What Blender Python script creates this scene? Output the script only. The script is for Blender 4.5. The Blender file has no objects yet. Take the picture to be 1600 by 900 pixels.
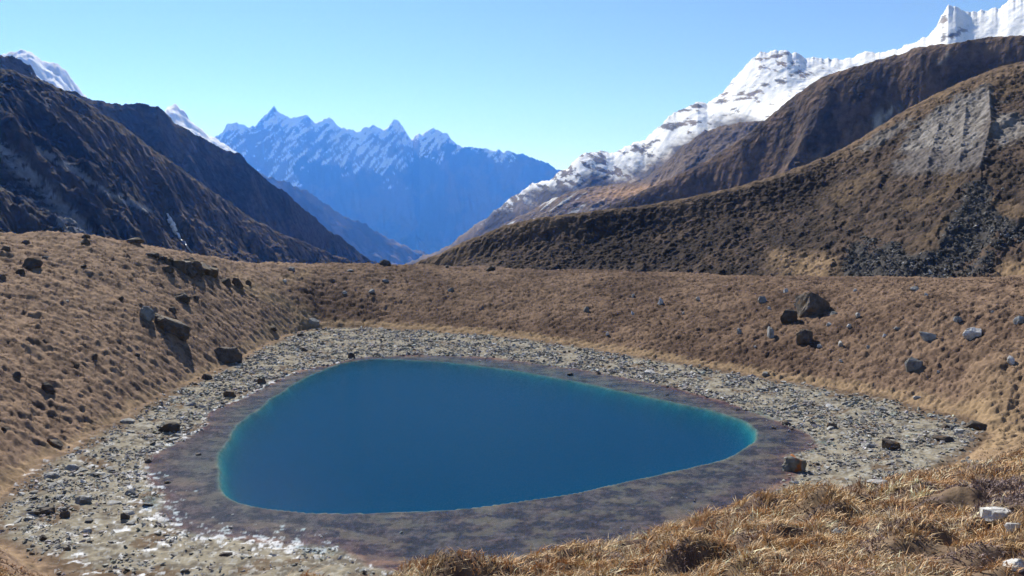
import bpy, bmesh, math, random
import numpy as np
from mathutils import Vector, Matrix
from mathutils.bvhtree import BVHTree

random.seed(7)
RNG = np.random.default_rng(11)
R = math.radians
sc = bpy.context.scene

# ------------------------------------------------------------------ camera
F = 1331.0            # focal length in pixels of a 1600 px wide picture
PITCH = R(4.5)
CAMZ = 30.0
cam_d = bpy.data.cameras.new('camera')
cam = bpy.data.objects.new('camera', cam_d)
sc.collection.objects.link(cam)
cam.location = (0, 0, CAMZ)
cam.rotation_euler = (R(90) - PITCH, 0, 0)
cam_d.sensor_width = 36.0
cam_d.lens = 36.0 * F / 1600.0
cam_d.clip_start = 0.3
cam_d.clip_end = 120000
sc.camera = cam

# ------------------------------------------------------------------ light
SUN_AZ, SUN_EL = R(-24), R(40)
w = bpy.data.worlds.new('World'); sc.world = w; w.use_nodes = True
nt = w.node_tree
bg = nt.nodes['Background']
sky = nt.nodes.new('ShaderNodeTexSky')
sky.sky_type = 'NISHITA'; sky.sun_disc = False
sky.sun_elevation = SUN_EL; sky.sun_rotation = SUN_AZ
sky.altitude = 3200; sky.air_density = 1.0; sky.dust_density = 0.1; sky.ozone_density = 2.4
nt.links.new(sky.outputs[0], bg.inputs[0])
bg.inputs[1].default_value = 0.088
sun_d = bpy.data.lights.new('sun', 'SUN'); sun = bpy.data.objects.new('sun', sun_d)
sc.collection.objects.link(sun)
sun_d.energy = 5.0; sun_d.angle = R(0.5); sun_d.color = (1.0, 0.965, 0.92)
sdir = Vector((math.sin(SUN_AZ) * math.cos(SUN_EL), math.cos(SUN_AZ) * math.cos(SUN_EL), math.sin(SUN_EL)))
sun.rotation_euler = sdir.to_track_quat('Z', 'Y').to_euler()
sun.location = sdir * 300
sc.view_settings.view_transform = 'Standard'
sc.view_settings.look = 'None'
sc.view_settings.exposure = 0.58
sc.view_settings.gamma = 1.0
sc.render.engine = 'CYCLES'
sc.cycles.max_bounces = 6; sc.cycles.diffuse_bounces = 2; sc.cycles.glossy_bounces = 2
sc.cycles.transparent_max_bounces = 6; sc.cycles.volume_bounces = 1; sc.cycles.transmission_bounces = 2
sc.cycles.caustics_reflective = False; sc.cycles.caustics_refractive = False
sc.cycles.use_denoising = True
sc.cycles.denoising_prefilter = 'FAST'
sc.cycles.use_adaptive_sampling = False
sc.cycles.sample_clamp_direct = 4.0; sc.cycles.sample_clamp_indirect = 3.0
HAZE_DENSITY = 0.000031

# ------------------------------------------------------------------ helpers
def tag(o, label=None, cat=None, group=None, kind=None):
    if label: o['label'] = label
    if cat: o['category'] = cat
    if group: o['group'] = group
    if kind: o['kind'] = kind
    return o

_perm = np.random.default_rng(3).permutation(4096).astype(np.int64)
_ang = np.random.default_rng(4).uniform(0, 2 * np.pi, 4096)
_gx, _gy = np.cos(_ang), np.sin(_ang)
def perlin(x, y, seed=0):
    xi = np.floor(x).astype(np.int64); yi = np.floor(y).astype(np.int64)
    fx = x - xi; fy = y - yi
    u = fx * fx * fx * (fx * (fx * 6 - 15) + 10); v = fy * fy * fy * (fy * (fy * 6 - 15) + 10)
    def g(ix, iy, dx, dy):
        h = _perm[(_perm[(ix + seed * 131) & 4095] + iy) & 4095]
        return _gx[h] * dx + _gy[h] * dy
    a = g(xi, yi, fx, fy); b = g(xi + 1, yi, fx - 1, fy)
    c = g(xi, yi + 1, fx, fy - 1); d = g(xi + 1, yi + 1, fx - 1, fy - 1)
    return 1.5 * ((a + u * (b - a)) + v * ((c + u * (d - c)) - (a + u * (b - a))))
def fbm(x, y, octv=5, seed=0, gain=0.5, lac=2.03):
    s = 0; a = 1.0
    for k in range(octv):
        s = s + a * perlin(x, y, seed + k * 7); a *= gain
        x = x * lac + 17.3; y = y * lac - 9.1
    return s
def ridged(x, y, octv=5, seed=0, gain=0.5, lac=2.05):
    s = 0; a = 1.0; wgt = 1.0
    for k in range(octv):
        n = (1 - np.abs(perlin(x, y, seed + k * 7) * 1.3)); n = np.clip(n, 0, 1) ** 2 * wgt
        s = s + a * n; wgt = np.clip(n * 1.6, 0, 1); a *= gain
        x = x * lac + 5.7; y = y * lac + 3.3
    return s
def sstep(a, b, x):
    t = np.clip((x - a) / (b - a), 0, 1); return t * t * (3 - 2 * t)
def mix(a, b, t):
    t = np.asarray(t)[..., None]; return a * (1 - t) + b * t
def C3(*c): return np.array(c, float)

def pix(px, py):
    """pixel (1600x900) -> azimuth, tan of elevation"""
    px = np.asarray(px, float); py = np.asarray(py, float)
    X = (px - 800) / F; Z = -(py - 450) / F
    dx = X; dy = math.cos(PITCH) + math.sin(PITCH) * Z; dz = -math.sin(PITCH) + math.cos(PITCH) * Z
    return np.arctan2(dx, dy), dz / np.hypot(dx, dy)
def unproj(px, py, z):
    az, te = pix(px, py); r = (z - CAMZ) / te
    return np.stack([r * np.sin(az), r * np.cos(az)], -1)
def proj(P):
    x = P[..., 0]; y = P[..., 1]; z = P[..., 2] - CAMZ
    fw = y * math.cos(PITCH) - z * math.sin(PITCH); up = y * math.sin(PITCH) + z * math.cos(PITCH)
    fw = np.where(fw > 0.1, fw, 0.1)
    return 800 + F * x / fw, 450 - F * up / fw

def poly_sd(x, y, poly):
    """signed distance to closed polygon, positive inside"""
    d = np.full(x.shape, 1e9); ins = np.zeros(x.shape, bool)
    n = len(poly)
    for i in range(n):
        ax, ay = poly[i]; bx, by = poly[(i + 1) % n]
        ex, ey = bx - ax, by - ay; L = ex * ex + ey * ey + 1e-12
        t = np.clip(((x - ax) * ex + (y - ay) * ey) / L, 0, 1)
        d = np.minimum(d, np.hypot(x - ax - t * ex, y - ay - t * ey))
        if ay != by:
            c = ((ay > y) != (by > y)) & (x < (bx - ax) * (y - ay) / (by - ay) + ax)
            ins ^= c
    return np.where(ins, d, -d)
def line_d(x, y, pts):
    d = np.full(x.shape, 1e9)
    for (ax, ay), (bx, by) in zip(pts[:-1], pts[1:]):
        ex, ey = bx - ax, by - ay; L = ex * ex + ey * ey + 1e-12
        t = np.clip(((x - ax) * ex + (y - ay) * ey) / L, 0, 1)
        d = np.minimum(d, np.hypot(x - ax - t * ex, y - ay - t * ey))
    return d
def smooth_closed(pts, n=4):
    """Catmull-Rom refinement of a closed polygon"""
    p = np.array(pts, float); out = []
    N = len(p)
    for i in range(N):
        p0, p1, p2, p3 = p[i - 1], p[i], p[(i + 1) % N], p[(i + 2) % N]
        for k in range(n):
            t = k / n
            out.append(0.5 * ((2 * p1) + (-p0 + p2) * t + (2 * p0 - 5 * p1 + 4 * p2 - p3) * t * t + (-p0 + 3 * p1 - 3 * p2 + p3) * t ** 3))
    return np.array(out)

def mesh_np(name, V, faces_flat, sizes, col=None, mat=None, smooth=True):
    me = bpy.data.meshes.new(name)
    V = np.ascontiguousarray(V, dtype=np.float32).reshape(-1, 3)
    me.vertices.add(len(V)); me.vertices.foreach_set('co', V.ravel())
    faces_flat = np.ascontiguousarray(faces_flat, dtype=np.int32).ravel()
    me.loops.add(len(faces_flat)); me.loops.foreach_set('vertex_index', faces_flat)
    if np.isscalar(sizes): sizes = np.full(len(faces_flat) // sizes, sizes, np.int32)
    starts = np.concatenate([[0], np.cumsum(sizes)[:-1]]).astype(np.int32)
    me.polygons.add(len(sizes)); me.polygons.foreach_set('loop_start', starts)
    me.polygons.foreach_set('loop_total', np.asarray(sizes, np.int32))
    me.polygons.foreach_set('use_smooth', np.full(len(sizes), smooth))
    me.update(calc_edges=True)
    if col is not None:
        a = me.color_attributes.new('Col', 'FLOAT_COLOR', 'POINT')
        c = np.ones((len(V), 4), np.float32); c[:, :3] = np.asarray(col).reshape(-1, 3)
        a.data.foreach_set('color', c.ravel())
    if mat: me.materials.append(mat)
    o = bpy.data.objects.new(name, me); sc.collection.objects.link(o)
    return o
def grid_faces(n, m, wrap=False):
    i = np.arange(n if wrap else n - 1)[:, None]; j = np.arange(m - 1)[None, :]
    i2 = (i + 1) % n
    a = i * m + j; b = i2 * m + j; c = i2 * m + j + 1; d = i * m + j + 1
    return np.stack([a, d, c, b], -1).reshape(-1, 4)
def grid_normal(P):
    du = np.gradient(P, axis=0); dv = np.gradient(P, axis=1)
    n = np.cross(du, dv); n /= np.linalg.norm(n, axis=-1, keepdims=True) + 1e-12
    return np.where(n[..., 2:3] < 0, -n, n)

# ------------------------------------------------------------------ materials
def mat_ground(name, scale, var=0.35, bump=0.3, bscale=None, bdist=0.1, rough=1.0, spec=0.1):
    """vertex colour zones broken up by procedural noise, with fine bump"""
    m = bpy.data.materials.new(name); m.use_nodes = True; t = m.node_tree; N = t.nodes; L = t.links
    b = N['Principled BSDF']; b.inputs['Roughness'].default_value = rough
    b.inputs['Specular IOR Level'].default_value = spec
    at = N.new('ShaderNodeAttribute'); at.attribute_name = 'Col'
    tc = N.new('ShaderNodeNewGeometry')
    n1 = N.new('ShaderNodeTexNoise'); n1.inputs['Scale'].default_value = scale; n1.inputs['Detail'].default_value = 9
    n1.inputs['Roughness'].default_value = 0.65
    L.new(tc.outputs['Position'], n1.inputs['Vector'])
    mr = N.new('ShaderNodeMapRange'); mr.inputs['From Min'].default_value = 0.3; mr.inputs['From Max'].default_value = 0.7
    mr.inputs['To Min'].default_value = 1 - var; mr.inputs['To Max'].default_value = 1 + var
    L.new(n1.outputs['Fac'], mr.inputs['Value'])
    mu = N.new('ShaderNodeVectorMath'); mu.operation = 'SCALE'
    L.new(at.outputs['Color'], mu.inputs[0]); L.new(mr.outputs[0], mu.inputs['Scale'])
    L.new(mu.outputs[0], b.inputs['Base Color'])
    n2 = N.new('ShaderNodeTexNoise'); n2.inputs['Scale'].default_value = bscale or scale * 1.7; n2.inputs['Detail'].default_value = 5
    L.new(tc.outputs['Position'], n2.inputs['Vector'])
    bp = N.new('ShaderNodeBump'); bp.inputs['Strength'].default_value = bump; bp.inputs['Distance'].default_value = bdist
    L.new(n2.outputs['Fac'], bp.inputs['Height']); L.new(bp.outputs[0], b.inputs['Normal'])
    return m
def mat_rock(name, c1, c2, scale=1.2, bump=0.5, lichen=None):
    m = bpy.data.materials.new(name); m.use_nodes = True; t = m.node_tree; N = t.nodes; L = t.links
    b = N['Principled BSDF']; b.inputs['Roughness'].default_value = 0.85; b.inputs['Specular IOR Level'].default_value = 0.25
    tc = N.new('ShaderNodeNewGeometry'); oi = N.new('ShaderNodeObjectInfo')
    n1 = N.new('ShaderNodeTexNoise'); n1.inputs['Scale'].default_value = scale; n1.inputs['Detail'].default_value = 8; n1.inputs['Roughness'].default_value = 0.7
    L.new(tc.outputs['Position'], n1.inputs['Vector'])
    cr = N.new('ShaderNodeValToRGB'); cr.color_ramp.elements[0].position = 0.36; cr.color_ramp.elements[1].position = 0.64
    cr.color_ramp.elements[0].color = (*c1, 1); cr.color_ramp.elements[1].color = (*c2, 1)
    L.new(n1.outputs['Fac'], cr.inputs[0])
    out = cr.outputs[0]
    if lichen:
        n3 = N.new('ShaderNodeTexNoise'); n3.inputs['Scale'].default_value = scale * 0.8; n3.inputs['Detail'].default_value = 4
        L.new(tc.outputs['Position'], n3.inputs['Vector'])
        m3 = N.new('ShaderNodeMapRange'); m3.inputs['From Min'].default_value = 0.56; m3.inputs['From Max'].default_value = 0.62
        L.new(n3.outputs['Fac'], m3.inputs['Value'])
        mx = N.new('ShaderNodeMix'); mx.data_type = 'RGBA'; mx.inputs['B'].default_value = (*lichen, 1)
        L.new(m3.outputs[0], mx.inputs['Factor']); L.new(out, mx.inputs['A']); out = mx.outputs['Result']
    mr = N.new('ShaderNodeMapRange'); mr.inputs['To Min'].default_value = 0.75; mr.inputs['To Max'].default_value = 1.25
    L.new(oi.outputs['Random'], mr.inputs['Value'])
    mu = N.new('ShaderNodeVectorMath'); mu.operation = 'SCALE'
    L.new(out, mu.inputs[0]); L.new(mr.outputs[0], mu.inputs['Scale']); L.new(mu.outputs[0], b.inputs['Base Color'])
    n2 = N.new('ShaderNodeTexNoise'); n2.inputs['Scale'].default_value = scale * 3; n2.inputs['Detail'].default_value = 6
    L.new(tc.outputs['Position'], n2.inputs['Vector'])
    bp = N.new('ShaderNodeBump'); bp.inputs['Strength'].default_value = bump; bp.inputs['Distance'].default_value = 0.15
    L.new(n2.outputs['Fac'], bp.inputs['Height']); L.new(bp.outputs[0], b.inputs['Normal'])
    return m

M_NEAR = mat_ground('dry_grass_and_shore', 1.6, 0.30, 0.5, 3.0, 0.15)
M_HILL = mat_ground('heath_slope', 0.35, 0.35, 0.5, 0.8, 0.6)
M_MTN = mat_ground('mountain_slope', 0.07, 0.50, 0.8, 0.10, 6.0)
M_FAR = mat_ground('far_mountain', 0.012, 0.12, 0.4, 0.02, 15.0)
M_RUBBLE = mat_ground('shore_rubble', 2.0, 0.25, 0.3, 5.0, 0.05, 0.9, 0.25)
M_GRASS = mat_ground('dry_grass_blades', 6.0, 0.2, 0.0, 6.0, 0.01, 0.8, 0.2)
M_BOULDER_DARK = mat_rock('dark_boulder', (0.040, 0.034, 0.031), (0.13, 0.108, 0.09), 1.0, 0.6, (0.12, 0.075, 0.04))
M_BOULDER_GREY = mat_rock('grey_boulder', (0.13, 0.13, 0.13), (0.32, 0.32, 0.31), 1.1, 0.5)
M_BOULDER_PALE = mat_rock('pale_boulder', (0.24, 0.235, 0.23), (0.60, 0.59, 0.57), 1.6, 0.4)
M_LICHEN = mat_rock('lichen_boulder', (0.10, 0.10, 0.085), (0.24, 0.23, 0.20), 0.9, 0.8, (0.30, 0.11, 0.03))
M_SLAB_DARK = mat_rock('dark_shore_slab', (0.06, 0.058, 0.055), (0.16, 0.155, 0.15), 1.4, 0.4)
M_SLAB = mat_rock('shore_slab', (0.17, 0.17, 0.165), (0.36, 0.36, 0.35), 1.4, 0.4)

# ------------------------------------------------------------------ near terrain
def curve(pts):
    a = np.array(pts, float); return a
# far toe (foot of the slope round the shore), pixels
FAR_TOE = [(-60, 812), (0, 775), (60, 722), (140, 680), (200, 645), (260, 612), (330, 580), (400, 545), (450, 522), (500, 512), (600, 512),
           (700, 518), (800, 526), (900, 540), (1000, 556), (1100, 572), (1200, 590), (1300, 606), (1400, 625), (1500, 650), (1545, 675)]
NEAR_TOE = [(-60, 815), (0, 850), (40, 878), (90, 905), (200, 940), (400, 960), (600, 970), (800, 950), (1000, 900), (1200, 835), (1400, 765), (1500, 722), (1545, 690)]
toe_pix = FAR_TOE + NEAR_TOE[::-1][:-1]
SHORE_PIX = [(240, 715), (232, 745), (262, 775), (250, 800), (300, 832), (360, 838), (440, 848), (540, 862), (600, 890), (700, 905), (800, 900), (900, 880), (1000, 850),
             (1100, 815), (1180, 780), (1225, 752), (1238, 735), (1225, 712), (1270, 700), (1262, 680), (1225, 664), (1180, 645), (1120, 627), (1050, 607), (980, 592), (900, 577),
             (800, 564), (700, 556), (600, 557), (555, 560), (520, 570), (470, 580), (420, 602), (370, 628), (328, 645), (322, 668), (280, 690)]
DEEP_PIX = [(348, 700), (340, 728), (345, 758), (372, 784), (430, 796), (500, 801), (600, 801), (700, 796), (800, 785), (900, 768), (1000, 747), (1080, 730), (1140, 712), (1176, 690),
            (1180, 672), (1150, 652), (1080, 634), (1000, 617), (900, 596), (800, 578), (700, 566), (600, 561), (545, 566), (500, 580), (450, 605), (405, 638), (370, 668)]
TOE_XY = smooth_closed(unproj(*np.array(toe_pix, float).T, 1.0), 3)
SHORE_XY = smooth_closed(unproj(*np.array(SHORE_PIX, float).T, 0.0), 3)
DEEP_XY = smooth_closed(unproj(*np.array(DEEP_PIX, float).T, -0.1), 3)

def toe_r(pts):
    a = np.array(pts, float); az, te = pix(a[:, 0], a[:, 1]); return az, (1.0 - CAMZ) / te
_azf, _rf = toe_r(FAR_TOE); _azn, _rn = toe_r(NEAR_TOE)
AZL, AZR = _azf[0], _azf[-1]
# crest of the foreground slope: px, py, distance
CREST = [(-900, 1000, 9), (-300, 960, 9), (0, 965, 8), (100, 950, 8), (300, 948, 9), (500, 926, 10), (600, 916, 11), (720, 899, 13), (830, 876, 15), (1000, 848, 20),
         (1100, 822, 24), (1200, 796, 29), (1350, 768, 38), (1500, 744, 52), (1600, 720, 66), (1800, 698, 75), (2500, 690, 80)]
RIM = [(-1200, 330, 205), (-300, 345, 208), (0, 364, 212), (60, 362, 214), (130, 367, 216), (200, 378, 218), (260, 387, 222), (320, 399, 232), (350, 409, 245), (420, 412, 268), (600, 414, 288), (700, 418, 288),
       (850, 422, 282), (1000, 430, 268), (1150, 438, 244), (1300, 443, 222), (1450, 445, 205), (1600, 443, 196), (1900, 430, 190), (2600, 400, 180)]
def cz(pts):
    a = np.array(pts, float); az, te = pix(a[:, 0], a[:, 1]); return az, a[:, 2], CAMZ + te * a[:, 2]
_ac, _rc, _zc = cz(CREST); _ar, _rr, _zr = cz(RIM)
# smooth the controls in azimuth
_AZ = np.linspace(-R(100), R(100), 2001)
def ctrl(az, v, s=6):
    o = np.argsort(az); y = np.interp(_AZ, az[o], np.asarray(v)[o])
    k = np.exp(-0.5 * (np.arange(-3 * s, 3 * s + 1) / s) ** 2); k /= k.sum()
    yp = np.pad(y, 3 * s, mode='edge'); return np.convolve(yp, k, 'valid')
c_rc, c_zc = ctrl(_ac, _rc), ctrl(_ac, _zc)
c_rr, c_zr = ctrl(_ar, _rr, 16), ctrl(_ar, _zr, 5)
_rm_l = 0.5 * (_rf[0] + _rn[0]); _rm_r = 0.5 * (_rf[-1] + _rn[-1])
c_rf = ctrl(np.r_[-R(80), AZL - R(15), _azf, AZR + R(15), R(90)], np.r_[60, _rm_l - 12, _rf, _rm_r + 5, 110], 2)
c_rn = ctrl(np.r_[-R(80), AZL - R(15), _azn, AZR + R(15), R(90)], np.r_[60, _rm_l - 12, _rn, _rm_r + 5, 110], 2)
c_zm = ctrl(np.array([-R(100), -R(60), AZL - R(3), AZL, AZR, AZR + R(3), R(60), R(100)]), [8, 6, 2.0, 1.0, 1.0, 2.2, 5, 8], 8)
zb = ctrl(*[np.array(v, float) for v in ((pix(-800, 400)[0], pix(200, 400)[0], pix(600, 400)[0], pix(760, 400)[0], pix(1000, 400)[0], pix(1600, 400)[0], pix(2500, 400)[0]), (10, 0, -6, 5, 6.0, 13, 20))])
def ia(c, az): return np.interp(az, _AZ, c)
def base_h(x, y):
    az = np.arctan2(x, y); r = np.hypot(x, y)
    azc = np.clip(az, -R(95), R(95))
    rc, zc, rn, rf, rr, zr, zm, zbk = (ia(c, azc) for c in (c_rc, c_zc, c_rn, c_rf, c_rr, c_zr, c_zm, zb))
    # foreground: feet -> crest -> near toe
    t = np.clip(r / rc, 0, 1); h0 = 28.35
    fg1 = h0 + (zc - h0) * (t * 0.85 + 0.15 * t * t)
    t = np.clip((r - rc) / np.maximum(rn - rc, 1), 0, 1)
    t2 = t + 0.10 * np.sin(np.pi * t)
    fg2 = zc + (zm - zc) * t2
    # far bank
    t = np.clip((r - rf) / np.maximum(rr - rf, 1), 0, 1)
    lh = sstep(pix(520, 450)[0], pix(300, 450)[0], azc); q0 = 0.15 + 0.6 * lh; s = q0 * t + (1 - q0) * np.sin(t * np.pi / 2) ** 1.08
    bk = zm + (zr - zm) * s
    t = np.clip((r - rr) / 110, 0, 1.0)
    bb = zr + (zbk - zr) * t * t * (3 - 2 * t) * 1.0 - np.clip(r - rr - 110, 0, 1e9) * 0.12
    h = np.where(r < rc, fg1, np.where(r < rn, fg2, np.where(r < rf, zm, np.where(r < rr, bk, bb))))
    back = sstep(R(80), R(110), np.abs(az))
    h = h * (1 - back) + back * (28.35 + r * 0.02)
    return h
def near_h(x, y, detail=True, full=False):
    r = np.hypot(x, y)
    h = base_h(x, y)
    dt, ds, dd = (np.full(np.shape(x), -60.0) for _ in range(3))
    q = (r > 48) & (r < 262) & (y > 10)
    if q.any():
        xq, yq = np.asarray(x)[q], np.asarray(y)[q]
        dt[q] = poly_sd(xq, yq, TOE_XY)
        w_ = dt[q] > -2
        if w_.any():
            k = np.nonzero(q)[0][w_] if q.ndim == 1 else tuple(a[w_] for a in np.nonzero(q))
            ds[k] = poly_sd(xq[w_], yq[w_], SHORE_XY); dd[k] = poly_sd(xq[w_], yq[w_], DEEP_XY)
    beach = 1.0 * np.clip(-ds / (-ds + np.maximum(dt, 0.01)), 0, 1) ** 1.25
    wob = fbm(x / 9, y / 9, 4, 21); dd = dd + 0.45 * fbm(x / 9, y / 9, 4, 23)
    shallow = -0.08 * sstep(0, 6.0, ds) - 0.05 * sstep(0, 1, ds)
    deep = np.where(dd > 0, -1.3 * np.clip(dd, 0, 2.5) - 0.55 * np.clip(dd - 1, 0, 16), 0)
    bed = np.where(ds > 0, shallow + deep, beach)
    inside = dt > 0
    h = np.where(inside, bed, h)
    if detail:
        out = 1 - sstep(-1.5, 3, dt)                         # grassy ground
        far = sstep(45, 85, r)
        # hummocks on the banks
        ca, sa = math.cos(0.35), math.sin(0.35)
        u = x * ca + y * sa; v = -x * sa + y * ca
        h = h + out * far * (0.9 * fbm(x / 22, y / 22, 3, 1) * sstep(0, 20, -dt))
        h = h + out * far * (0.30 * fbm(u / 2.4, v / 1.5, 4, 5, 0.66) + 0.30 * np.abs(fbm(u / 4.2, v / 2.4, 3, 9)) + 0.44 * np.abs(perlin(u / 1.6, v / 1.1, 11)) * (1 + 0.5 * fbm(x / 12, y / 12, 2, 15)) + 0.24 * np.abs(perlin(u / 0.85, v / 0.65, 13)) - 0.3)
        # foreground hummocks
        nearm = (1 - far) * sstep(2.0, 7.0, r)
        h = h + nearm * (0.22 * fbm(x / 1.5, y / 1.1, 4, 31) + 0.45 * np.abs(fbm(x / 2.6, y / 1.8, 3, 33)) * sstep(4, 12, r) - 0.14 + 0.28 * fbm(x / 5, y / 5, 2, 35) * sstep(6, 16, r) + 0.2 * fbm(x / 16, y / 16, 2, 37) * sstep(20, 45, r))
        # stony shore
        st = sstep(-0.5, 1.5, dt) * sstep(-1.0, 1.5, -ds)
        h = h + st * (0.10 * fbm(x / 1.1, y / 1.1, 4, 41, 0.6) + 0.12 * wob)
        h = h + (ds > 0) * (dd < 0) * 0.035 * sstep(0, 2, ds) * fbm(x / 2.2, y / 2.2, 4, 45)
    if full: return h, dt, ds, dd, wob
    return h

def near_terrain():
    azf = np.arange(-R(35), R(35), R(0.066))
    az = np.concatenate([np.arange(-R(180), -R(60), R(5)), np.arange(-R(60), -R(35), R(0.6)), azf, np.arange(R(35), R(60), R(0.6)), np.arange(R(60), R(179), R(5))])
    rs = [0.0, 0.8]
    r = 1.4
    while r < 520:
        rs.append(r)
        r *= 1.02 if r < 5 else 1.0065 if r < 60 else 1.0042 if r < 120 else 1.0026 if r < 300 else 1.012
    rs = np.array(rs)
    A, Rr = np.meshgrid(az, rs, indexing='ij')
    x = Rr * np.sin(A); y = Rr * np.cos(A)
    h, dt, ds, dd, wob = near_h(x, y, True, True)
    P = np.stack([x, y, h], -1)
    px, py = proj(P)
    # --- colour zones (albedo, plus shade painted into the creases)
    g1 = fbm(x / 3.5, y / 3.5, 5, 51); g2 = fbm(x / 0.9, y / 0.9, 4, 55, 0.6); g3 = fbm(x / 25, y / 25, 3, 58)
    tan = C3(0.25, 0.172, 0.120); brown = C3(0.155, 0.106, 0.078); gold = C3(0.33, 0.235, 0.14)
    col = mix(tan, brown, sstep(-0.5, 0.6, g1 + 0.5 * g2 + 0.4 * g3))
    ca_, sa_ = math.cos(0.35), math.sin(0.35)
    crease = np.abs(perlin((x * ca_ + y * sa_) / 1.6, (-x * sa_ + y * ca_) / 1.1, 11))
    col = mix(col, C3(0.065, 0.044, 0.034), 0.85 * sstep(0.20, 0.0, crease) * sstep(-0.7, 0.3, g1 + g2))  # creases between lumps: dark soil litter and painted-in shade
    col = mix(col, C3(0.085, 0.055, 0.04), 0.6 * sstep(0.45, 0.9, g2 + 0.3 * g1))
    # darker, redder moraine bank ahead and right
    bankm = sstep(420, 520, px) * sstep(60, 100, Rr)
    col = mix(col, col * C3(0.49, 0.465, 0.47), bankm * (0.65 + 0.35 * sstep(-0.3, 0.4, g3)) * (1 - 0.35 * sstep(1250, 1500, px)))
    # golden strip at the foot of the bank
    lft = sstep(450, 330, px); strip = sstep(-4.2 + 2.6 * lft, -2.0 + 1.3 * lft, dt + (1.3 - 0.7 * lft) * g1) * (1 - sstep(-0.6, 1.0, dt + 0.8 * wob)) * sstep(60, 90, Rr)
    col = mix(col, gold, 0.55 * strip)
    plateau = sstep(1490, 1560, px) * (1 - sstep(-4, 8, dt)) * (1 - sstep(0, 30, Rr - ia(c_rf, A)))
    col = mix(col, gold * 0.95, 0.5 * plateau * (Rr > 60))
    # golden draw between the hill and the moraine
    draw = line_d(px, py, [(370, 440), (420, 462), (470, 485), (500, 512)])
    draw2 = line_d(px, py, [(440, 440), (480, 425)])
    col = mix(col, gold, 0.7 * np.exp(-(draw / 11) ** 2) * (Rr > 90) * sstep(-0.5, 0.3, g1 + 0.3))
    col = mix(col, gold, 0.4 * np.exp(-(draw2 / 8) ** 2) * (Rr > 90))
    # stony shore soil
    stone = mix(C3(0.24, 0.215, 0.165), C3(0.12, 0.105, 0.085), sstep(-0.3, 0.6, fbm(x / 2.0, y / 2.0, 5, 61, 0.6)))
    peat = C3(0.10, 0.065, 0.04)
    stone = mix(stone, peat, 0.8 * sstep(0.25, 0.55, fbm(x / 6.0, y / 6.0, 4, 63) + 0.5 * sstep(5, 0.5, dt) * 0.8))
    pale = C3(0.33, 0.33, 0.31)
    stone = mix(stone, pale, 0.6 * sstep(0.28, 0.45, fbm(x / 0.8, y / 0.8, 3, 67)))
    stone = mix(stone, mix(C3(0.15, 0.105, 0.07), peat, sstep(-0.3, 0.3, fbm(x / 1.5, y / 1.5, 4, 69, 0.6))), 0.8 * sstep(3.4, 1.0, dt + 0.8 * wob))
    sh = sstep(-0.3, 1.6, dt + 0.7 * wob)
    col = mix(col, stone, sh)
    # bed of the shallows
    bn = fbm(x / 3.5, y / 2.8, 6, 71, 0.68)
    bed = mix(C3(0.115, 0.072, 0.074), C3(0.046, 0.028, 0.040), sstep(-0.50, 0.45, bn)); bed = bed * (1 + 0.45 * fbm(x / 0.7, y / 0.7, 3, 75, 0.7))[..., None]
    bed = mix(bed, C3(0.23, 0.155, 0.115), 0.5 * sstep(0.15, 0.5, fbm(x / 5.0 + 9, y / 3.0, 5, 73, 0.6)))
    bed = mix(bed, C3(0.30, 0.37, 0.29), sstep(-0.5, 0.4, dd) * 0.65)
    wet = sstep(-1.0, 0.3, ds + 0.8 * wob)
    col = mix(col, bed, wet)
    # ice and frost along the left and near left water line
    icen = fbm(x / 1.3, y / 1.3, 5, 81, 0.65) + 0.5 * fbm(x / 6, y / 6, 2, 83)
    left = 1 - sstep(480, 640, px)
    nl = sstep(700, 800, py) * left
    iz = np.exp(-((ds + 0.6) / (0.7 + 2.3 * nl)) ** 2) * left
    ice = sstep(0.72, 1.02, iz * 0.75 + 0.75 * icen) * (iz > 0.05)
    frost = sstep(0.58, 0.80, fbm(x / 2.6 + 31, y / 1.8, 5, 87, 0.6)) * sstep(620, 760, py) * (1 - sstep(300, 480, px)) * (dt > 0) * (ds < 0)
    col = mix(col, C3(0.66, 0.68, 0.71), 0.85 * np.clip(ice + frost, 0, 1) * (0.55 + 0.45 * sstep(-0.4, 0.4, g2)))
    foreg = 1 - sstep(35, 75, Rr)
    fgc = mix(C3(0.19, 0.135, 0.09), C3(0.08, 0.055, 0.045), sstep(-0.3, 0.5, fbm(x / 1.2, y / 1.2, 4, 91)))
    col = mix(col, fgc, foreg)
    n, m = A.shape
    o = mesh_np('ground', P, grid_faces(n, m, True), 4, col, M_NEAR)
    tag(o, kind='structure')
    return o
GROUND = near_terrain()

def hit_tree(o):
    me = o.data
    V = np.empty(len(me.vertices) * 3, np.float32); me.vertices.foreach_get('co', V)
    return V
def pix_point(px, py, h=near_h, r0=4.0, r1=420.0):
    """where the sight line through a pixel meets the near ground"""
    az, te = pix(px, py)
    r = np.geomspace(r0, r1, 1600); x = r * math.sin(az); y = r * math.cos(az)
    g = base_h(x, y)
    ins = poly_sd(x, y, TOE_XY) > 0
    g = np.where(ins, np.where(poly_sd(x, y, SHORE_XY) > 0, 0.0, 0.6), g)
    los = CAMZ + te * r
    k = np.nonzero(los <= g)[0]
    if len(k) == 0:
        k = [int(np.argmin(np.abs(los - g) / r))]
    i = k[0]
    return np.array([x[i], y[i]]), r[i]
def ground_z(xy):
    a = np.atleast_2d(xy); return near_h(a[:, 0], a[:, 1])

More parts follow.
